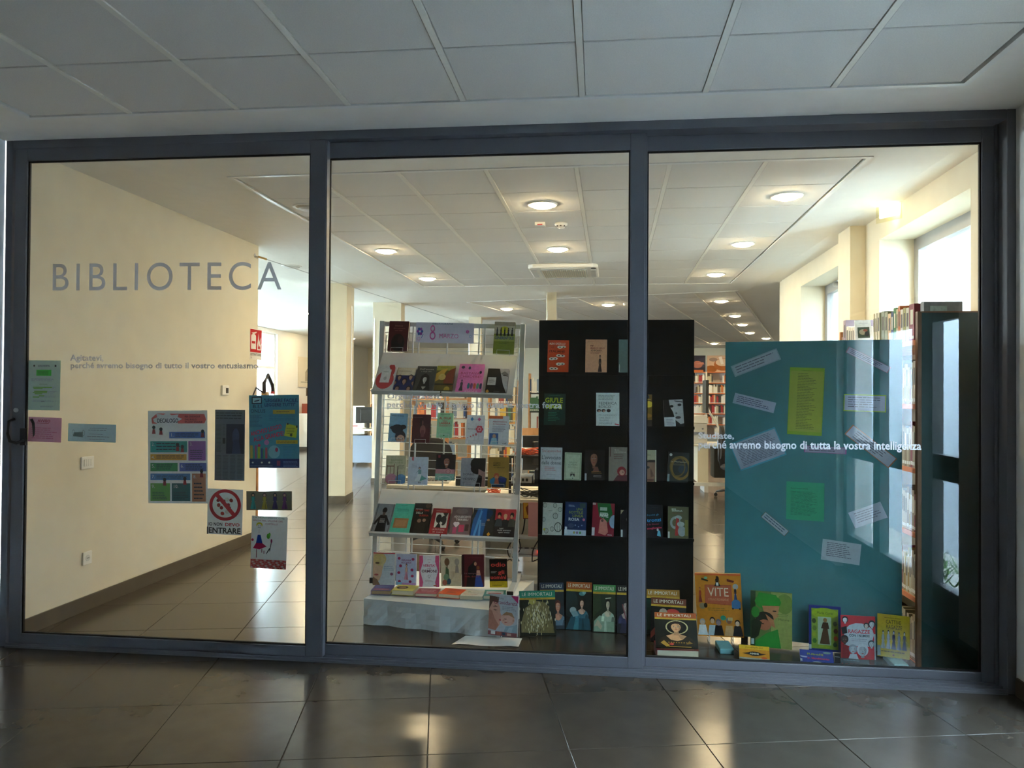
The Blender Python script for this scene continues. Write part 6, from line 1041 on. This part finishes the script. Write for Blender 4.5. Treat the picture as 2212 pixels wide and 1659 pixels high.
# office chairs
def office_chair(x, y, rz, label, arms=True):
    r = empty('office_chair', T3(x, y, 0, rz), label, 'chair', 'black office chairs')
    MB().lathe([(.05, .36), (.20, .40), (.235, .43), (.235, .455), (.20, .475)], 24).build('seat', 'seat', r, smooth=True)
    b = MB(); n = 12   # rounded backrest, slightly curved
    pts = [(.22*math.copysign(abs(math.cos(2*PI*i/24))**.7, math.cos(2*PI*i/24)), .80+.24*math.copysign(abs(math.sin(2*PI*i/24))**.7, math.sin(2*PI*i/24))) for i in range(24)]
    for yy in (.20, .235):
        pass
    k = len(b.v); b.v += [(px, .20-.25*px*px, pz) for px, pz in pts] + [(px, .245-.25*px*px, pz) for px, pz in pts]
    b.face([k+i for i in range(24)]); b.face([k+24+i for i in range(24)][::-1])
    for i in range(24): b.face([k+i, k+(i+1) % 24, k+24+(i+1) % 24, k+24+i])
    b.build('backrest', 'seat', r, bevel=.008)
    MB().tube([(0, .06, .40), (0, .22, .42), (0, .255, .55), (0, .25, .85)], .018, 8).build('back_support', 'black', r, smooth=True)
    MB().lathe([(.028, .10), (.028, .24), (.02, .24), (.02, .40)], 14).build('gas_column', 'black', r)
    for k in range(5):
        a = 2*PI*k/5+.3; c, s = math.cos(a), math.sin(a)
        lg = MB().tube([(c*.02, s*.02, .115), (c*.17, s*.17, .095), (c*.29, s*.29, .075)], [.024, .020, .015], 8); lg = lg.build('base_leg', 'black', r, smooth=True)
        MB().lathe([(.026, -.02), (.028, -.012), (.028, .012), (.026, .02)], 14, axis='x').build('caster', 'black', lg, Matrix.Translation((c*.30, s*.30, .0285)) @ Matrix.Rotation(a+PI/2, 4, 'Z'))
        MB().tube([(c*.29, s*.29, .075), (c*.30, s*.30, .05)], .008, 6).build('caster_stem', 'black', lg)
    if arms:
        for sx in (-1, 1): MB().tube([(sx*.20, .02, .42), (sx*.27, .02, .42), (sx*.275, .02, .62), (sx*.27, -.12, .65), (sx*.27, .14, .65)], .014, 8).build('armrest', 'black', r, smooth=True)
    return r
office_chair(-1.52, 3.25, .1, 'black office chair with rounded back behind the keyboard desk')
p = at(1562, 1070, z=0); office_chair(p.x+.17, p.y-.15, 1.5, 'black office chair half hidden by the teal panel')
# plywood chair behind the equipment
r = empty('wooden_chair', T3(-.42, 3.35, 0, .15), 'plywood chair with curved back beyond the black stand', 'chair')
b = MB(); nn = 8
for side in (0, .012): b.v += [(-.19+.38*i/nn, .18+side-.05*(1-(2*i/nn-1)**2)*-1, z) for z in (.86, 1.0, 1.16) for i in range(nn+1)]
for q in range(2):
    for i in range(nn): b.face([q*(nn+1)+i, q*(nn+1)+i+1, (q+1)*(nn+1)+i+1, (q+1)*(nn+1)+i]); m0 = 3*(nn+1); b.face([m0+q*(nn+1)+i, m0+(q+1)*(nn+1)+i, m0+(q+1)*(nn+1)+i+1, m0+q*(nn+1)+i+1])
b.build('backrest', 'wood', r); MB().box(-.20, -.2, .44, .20, .18, .46).build('seat', 'wood', r, bevel=.005)
for sx in (-1, 1): MB().tube([(sx*.17, .2, 0), (sx*.17, .20, .46), (sx*.17, .225, 1.1)], .012, 8).build('rear_leg', 'metal', r); MB().tube([(sx*.17, -.18, 0), (sx*.17, -.17, .44)], .012, 8).build('front_leg', 'metal', r)

# book shelving in the room
PAL = ['d8d0b8', 'c8c0a8', 'e0d8c8', 'b8a888', 'a02c2c', 'c8a040', '2a4a7a', '3a6a4a', '8a3a2a', 'd0c0a0', '5a4a3a', 'e8e0d0', 'c06a30', '383838', '7a8a9a']
NMC = {'d8d0b8': 'cream', 'c8c0a8': 'beige', 'e0d8c8': 'off white', 'b8a888': 'tan', 'a02c2c': 'red', 'c8a040': 'yellow', '2a4a7a': 'blue', '3a6a4a': 'green', '8a3a2a': 'rust', 'd0c0a0': 'sand', '5a4a3a': 'brown', 'e8e0d0': 'white', 'c06a30': 'orange', '383838': 'black', '7a8a9a': 'grey blue'}
SH = {}
SHELFBOOKS = []
def shelf_book(t, h, d, col):
    k = (round(t, 3), round(h, 2), col)
    if k not in SH:
        b = MB(); b.box(0, 0, 0, t, .002, h, lin(col)); b.box(0, .002, 0, .002, d, h, lin(col)); b.box(t-.002, .002, 0, t, d, h, lin(col)); b.box(.0021, .0021, .003, t-.0021, d-.004, h-.004, lin('d8ccb0'))
        b.box(t*.15, -.0006, h*.05, t*.85, 0, h*.13, lin('e4e0d4')); SH[k] = b.mesh('book', 'paint')
    return SH[k]
def shelving(x0, x1, y, zs, dp, label, where, m='wood', sides='wood', rz=0, seed=1, fill=.8, pal=PAL, top=None, backp=None, names=('lowest', 'second', 'third', 'fourth', 'fifth', 'sixth', 'seventh')):
    rg = random.Random(seed); F = T3(x0, y, 0, rz); w = x1-x0
    r = empty('bookshelf', F, label, 'bookshelf')
    for x in (0, w-.022): MB().box(x, 0, 0, x+.022, dp, top or zs[-1]).build('side_panel', sides, r)
    if backp: MB().box(.022, dp-.008, zs[0], w-.022, dp, top or zs[-1]).build('back_panel', backp, r)
    for k, z in enumerate(zs):
        MB().box(.022, 0, z-.022, w-.022, dp-.008, z).build('shelf', m, r)
        if k == len(zs)-1 and not top: continue
        hmax = (zs[k+1] if k+1 < len(zs) else (top or z+.3)) - z - .04
        x = .026
        while x < w-.06:
            if rg.random() > fill: x += rg.uniform(.05, .16); continue
            n = rg.randint(3, 9); col = rg.choice(pal)
            for _ in range(n):
                if rg.random() < .5: col = rg.choice(pal)
                t = rg.choice((.018, .024, .030, .038)); h = min(hmax, rg.choice((.20, .22, .24, .26)))
                if x+t > w-.03: break
                o = bpy.data.objects.new('book', shelf_book(t, h, .15, col)); COL.objects.link(o); o.matrix_basis = F @ Matrix.Translation((x, .02, z+.0004))
                SHELFBOOKS.append((o, NMC.get(col, 'pale'), '%s shelf of %s' % (names[k], where), names[k]+' shelf, '+where.replace('the ', '', 1))); x += t+.0012
    return r
zs = [.12, .45, .78, 1.10, 1.42]
a, b_ = at(886, 900, y=7.4), at(962, 900, y=7.4); shelving(a.x, b_.x, 7.4, zs, .28, 'open wooden bookshelf seen through the rack mesh at the left', 'the left wooden bookshelf', seed=4, top=1.74)
a, b_ = at(960, 900, y=8.0), at(1012, 900, y=8.0); shelving(a.x, b_.x, 8.0, zs, .28, 'narrow wooden bookshelf seen through the middle of the rack mesh', 'the narrow wooden bookshelf', seed=8, top=1.74, fill=.7)
a, b_ = at(1054, 900, y=7.0), at(1119, 900, y=7.0); shelving(a.x, b_.x, 7.0, [.12, .45, .78, 1.08, 1.36], .28, 'wooden bookshelf beside the right post of the rack', 'the bookshelf by the right post', seed=12, top=1.70, fill=.95)
a, b_ = at(1141, 900, y=9.0), at(1176, 900, y=9.0); shelving(a.x, b_.x+.25, 9.0, [.15, .50, .85, 1.20, 1.52], .3, 'dark metal shelf with red folders between rack and black board', 'the dark shelf beside the black board', m='black', sides='wood', seed=5, pal=['a02c2c', '2a4a7a', '3a6a4a', 'd8d0b8', '7a8a9a', '8a3a2a'], top=1.86, fill=.9)
# far wall shelving with photographs above
for i, (px0, px1) in enumerate(((1478, 1526), (1526, 1574))):
    a, b_ = at(px0, 800, y=19.5), at(px1, 800, y=19.5)
    shelving(a.x, b_.x, 19.5, [.25, .60, .93, 1.24, 1.55, 1.87, 2.20], .35, ('left', 'right')[i]+' of two tall orange shelves on the far wall', 'the %s orange shelf' % ('left', 'right')[i], m='redwood', sides='cream', seed=20+i, backp='lgrey', fill=.75, pal=PAL[:4]+['e8e0d0', 'a02c2c', '5a4a3a', '383838', 'c06a30'])
for i, (px0, px1) in enumerate(((1479, 1524.5), (1528, 1573))):
    a, b_, c = at(px0, 803, y=19.45), at(px1, 803, y=19.45), at(px0, 767, y=19.45); w = b_.x-a.x; h = c.z-2.21
    o = MB().box(-w/2, 0, 0, w/2, .02, h, lin('c8b8a8')).build('photo_panel', 'pprint', None, Matrix.Translation(((a.x+b_.x)/2, 19.52, 2.2005))); tag(o, ('dark photograph of a hand on top of the left orange shelf', 'warm photograph of pottery bowls on top of the right orange shelf')[i], 'picture', 'photographs on the orange shelves')
    art_mesh([R(0, 0, 1, 1, '2a2430'), P([(.4, .2), (1, .3), (1, .9), (.7, .8)], '3a3848'), EL(.62, .45, .25, .22, 'b8705a'), P([(.5, .5), (.9, .6), (.95, .45)], 'c88068'), R(.35, 0, .9, .12, 'c86a30')] if i == 0 else [R(0, 0, 1, 1, 'd8b090'), EL(.2, .18, .28, .22, 'a05a20'), EL(.75, .45, .42, .38, 'b0642c'), EL(.75, .58, .34, .22, 'e0c0a0'), P([(.55, .9), (.7, .95), (.8, .5), (.68, .45)], 'f0e0d0'), EL(.3, .75, .2, .12, '9a8070')], w, h, 'printing', 'pprint', parent=o)
# reception desk, printer, monitor arm seen in the gap beside the black board
DY = 7.8
a, b_ = at(1486, 955, y=DY), at(1600, 955, y=DY)
r = empty('reception_desk', (0, 0, 0), 'cream reception desk seen in the gap between black board and teal panel', 'desk')
MB().box(a.x, DY, .715, b_.x, DY+.8, .74).build('desk_top', 'cream', r, bevel=.003)
x0, x1 = at(1508, 1000, y=DY).x, at(1531, 1000, y=DY).x
MB().box(x0, DY+.05, .15, x1, DY+.6, .715).build('leg_panel', 'cream', r); MB().box(a.x+.02, DY+.55, .15, a.x+.05, DY+.75, .715).build('leg_panel', 'cream', r); MB().box(a.x, DY+.02, .10, b_.x, DY+.10, .15).build('foot_rail', 'lgrey', r); MB().box(x0+.1, DY+.03, 0, x0+.16, DY+.5, .10).build('foot', 'lgrey', r); MB().box(b_.x-.1, DY+.03, 0, b_.x-.04, DY+.5, .10).build('foot', 'lgrey', r); MB().box(b_.x-.35, DY+.3, .2, b_.x-.1, DY+.7, .69).build('drawer_unit', 'black', r)
p0, p1 = at(1486, 900, y=DY+.1), at(1528, 900, y=DY+.1)
r = empty('printer', (0, 0, 0), 'pale grey office printer on the reception desk', 'printer')
MB().box(p0.x, DY+.1, .7405, p1.x, DY+.55, 1.06).build('body', 'lgrey', r, bevel=.012); MB().box(p0.x-.005, DY+.095, 1.06, p1.x+.005, DY+.555, 1.19).build('scanner_lid', 'switch', r, bevel=.012); MB().box(p0.x+.05, DY+.06, .90, p1.x-.05, DY+.1, .93).build('paper_tray', 'greypanel', r); MB().lathe([(.015, 0), (.015, -.004)], 12, ctr=(p1.x-.07, .98), axis='y').build('button', 'greypanel', r, Matrix.Translation((0, DY+.0985, 0)))
q = at(1524.5, 855, y=DY+.3)
r = empty('monitor', T3(q.x, DY+.32, 0, 0), 'slim black monitor seen edge on, on a white arm above the reception desk', 'monitor')
MB().box(-.022, -.2, 1.22, .022, .2, 1.74).build('screen_case', 'black', r, bevel=.005); MB().tube([(.02, 0, 1.35), (.05, 0, 1.25), (.16, .0, 1.08), (.21, 0, .98), (.21, .05, .76)], .018, 8).build('arm', 'trim', r, smooth=True)
# columns' neighbours at the far left: desk, shelf, plant
r = empty('office_desk', T3(-5.1, 10.9, 0, .1), 'cream office desk with blue grey front panel far on the left', 'desk')
MB().box(-.2, 0, .72, 1.3, .8, .75).build('desk_top', 'cream', r); MB().box(-.1, .1, .06, 1.2, .13, .62).build('front_panel', 'greypanel', r)
for x in (-.15, 1.2): MB().box(x, .1, 0, x+.05, .75, .72).build('leg', 'lgrey', r)
monitor(-4.62, 11.35, .7505, .5, .34, PI+.3, 'black monitor on the far left office desk')
r = empty('paper_stack', T3(-4.95, 11.2, .7505, .3), 'stack of red edged papers on the far left desk', 'papers'); MB().box(-.15, -.1, 0, .15, .1, .05).build('sheets', 'paper', r); MB().box(-.15, -.1, .05, .15, .1, .058).build('folder', 'red', r)
r = empty('office_chair', T3(-5.2, 12.35, 0, .4), 'white backed chair behind the far left desk', 'chair')
MB().box(-.22, .18, .55, .22, .22, 1.2).build('backrest', 'switch', r, bevel=.02); MB().box(-.22, -.22, .44, .22, .2, .5).build('seat', 'seat', r, bevel=.02); MB().lathe([(.03, .05), (.03, .44)], 10).build('column', 'black', r)
for k in range(5): MB().tube([(0, 0, .08), (.28*math.cos(k*1.257), .28*math.sin(k*1.257), .02)], .02, 6).build('base_leg', 'black', r)
a, b_ = at(800, 850, y=13.5), at(850, 850, y=13.5)
shelving(a.x, b_.x, 13.5, [.2, .55, .9, 1.25, 1.6], .3, 'wooden shelf with blue folders under a plant far on the left', 'the far left wooden shelf', seed=31, pal=['2a4a7a', 'e8e0d0', 'a02c2c', 'd8d0b8'])
r = empty('potted_plant', (a.x+.16, 13.66, 1.6006), 'small green plant on the far left wooden shelf', 'plant'); MB().lathe([(.06, 0), (.08, .12), (.07, .12)], 14).build('pot', 'redwood', r)
rg2 = random.Random(2); lf = MB()
for i in range(46):
    t = rg2.uniform(0, 6.28); l = rg2.uniform(.1, .22); z = .12+rg2.uniform(0, .16); lf.poly([(0, 0, .11), (l*.6*math.cos(t-.15), l*.6*math.sin(t-.15), z+.05), (l*math.cos(t), l*math.sin(t), z), (l*.6*math.cos(t+.15), l*.6*math.sin(t+.15), z+.05)])
o = lf.build('foliage', 'leaf', r); o['kind'] = 'stuff'
# pictures and cabinet on the far left wall
def onfar(px, py): return at(px, py, x=XL)
for i, (q, lab, ops) in enumerate((((643, 836, 770), 'framed pencil drawing of a church on the far left wall', [R(0, 0, 1, 1, 'e8e0d0'), R(.3, .2, .7, .5, 'b8ac98'), P([(.3, .5), (.5, .75), (.7, .5)], 'a89c88'), R(.45, .6, .52, .88, 'a89c88'), LN(.1, .12, .9, .2, 1, '998')]), ((661, 855, 838), 'small dark framed picture under the church drawing', [R(0, 0, 1, 1, '6a5a48'), R(.12, .14, .88, .86, 'f0ece0')]))):
    p0, p1 = onfar(q[0], q[1]), onfar(q[0], q[2]); w = (1.5, .5)[i]; h = p1.z-p0.z
    o = MB().box(-w/2, 0, 0, w/2, .02, h, lin(('d8d0c0', '6a5a48')[i])).build('framed_picture', 'pprint', None, Matrix.Translation((XL+.021, p0.y+w/2, p0.z)) @ Matrix.Rotation(PI/2, 4, 'Z')); tag(o, lab, 'picture'); art_mesh(ops, w, h, 'printing', 'pprint', parent=o)
r = empty('low_cabinet', (XL+.02, 14.6, 0), 'white low cabinet against the far left wall', 'cabinet'); MB().box(0, 0, .1, .5, 1.8, .95).build('body', 'switch', r)
for y in (.02, .92): MB().box(.5, y, .12, .515, y+.86, .93).build('door', 'switch', r); MB().box(.515, y+.4, .6, .53, y+.46, .62).build('handle', 'metal', r)
MB().box(.03, .03, 0, .47, 1.77, .1).build('plinth', 'base', r)
for i, (dy, c, h, l) in enumerate(((.1, '8a3a20', .25, 'rust coloured box on the white low cabinet'), (.5, 'c89a40', .18, 'yellow box on the white low cabinet'), (.95, '6a3a68', .3, 'purple box on the white low cabinet'))): tag(MB().box(XL+.1, 14.6+dy, .9505, XL+.4, 14.6+dy+.3, .95+h, lin(c)).build('card_box', 'paint'), l, 'box', 'boxes on the low cabinet')

# ---- books on far shelves that can be seen from nowhere near the viewer are left out; the others get their own labels
bpy.context.view_layer.update(); DG = bpy.context.evaluated_depsgraph_get()
CLEAR = ('glass_pane', 'letter', 'lettering', 'acrylic_plate')
def seen(o, eyes):
    bb_ = [o.matrix_world @ Vector(c) for c in o.bound_box]; c = sum(bb_, Vector())/8
    pts = [c*.04+p*.96 for p in bb_]; pts += [(bb_[i]+bb_[j])/2*.98+c*.02 for i, j in ((0, 1), (0, 3), (0, 4), (1, 5), (4, 5), (0, 5), (0, 2), (0, 7))]
    for e in eyes:
        for p in pts:
            st = e.copy(); d = (p-e).normalized(); end = (p-e).length
            for _ in range(10):
                ok, loc, nrm, idx, ho, mw = SC.ray_cast(DG, st, d, distance=end+.3)
                if not ok: return True
                if ho.name == o.name: return True
                if ho.name.split('.')[0] in CLEAR: st = loc + d*.002; end -= (loc-st).length; continue
                break
    return False
EYES = [CAM]
def prune(o): bpy.data.objects.remove(o)
cnt = {}
for o, cn, wh, sl in SHELFBOOKS:
    if not seen(o, EYES): o['drop'] = 1
for o, cn, nth, ord_ in LOW:
    if not seen(o, EYES): o['drop'] = 1
for o, cn, wh, sl in list(SHELFBOOKS):
    if o.get('drop'): prune(o); continue
    k = (cn, wh); cnt[k] = cnt.get(k, 0)+1; n = cnt[k]
    tag(o, '%s %s book from the left, %s' % (NTH[min(n, 17)-1], cn, sl), 'book', 'books on the %s' % wh)
for o, cn, n, ord_ in LOW:
    if o.get('drop'): prune(o); continue
    tag(o, '%s book, %s from the teal side panel on the %s lower bookcase shelf' % (cn, NTH[n], ord_), 'book', 'books inside the tall bookcase')
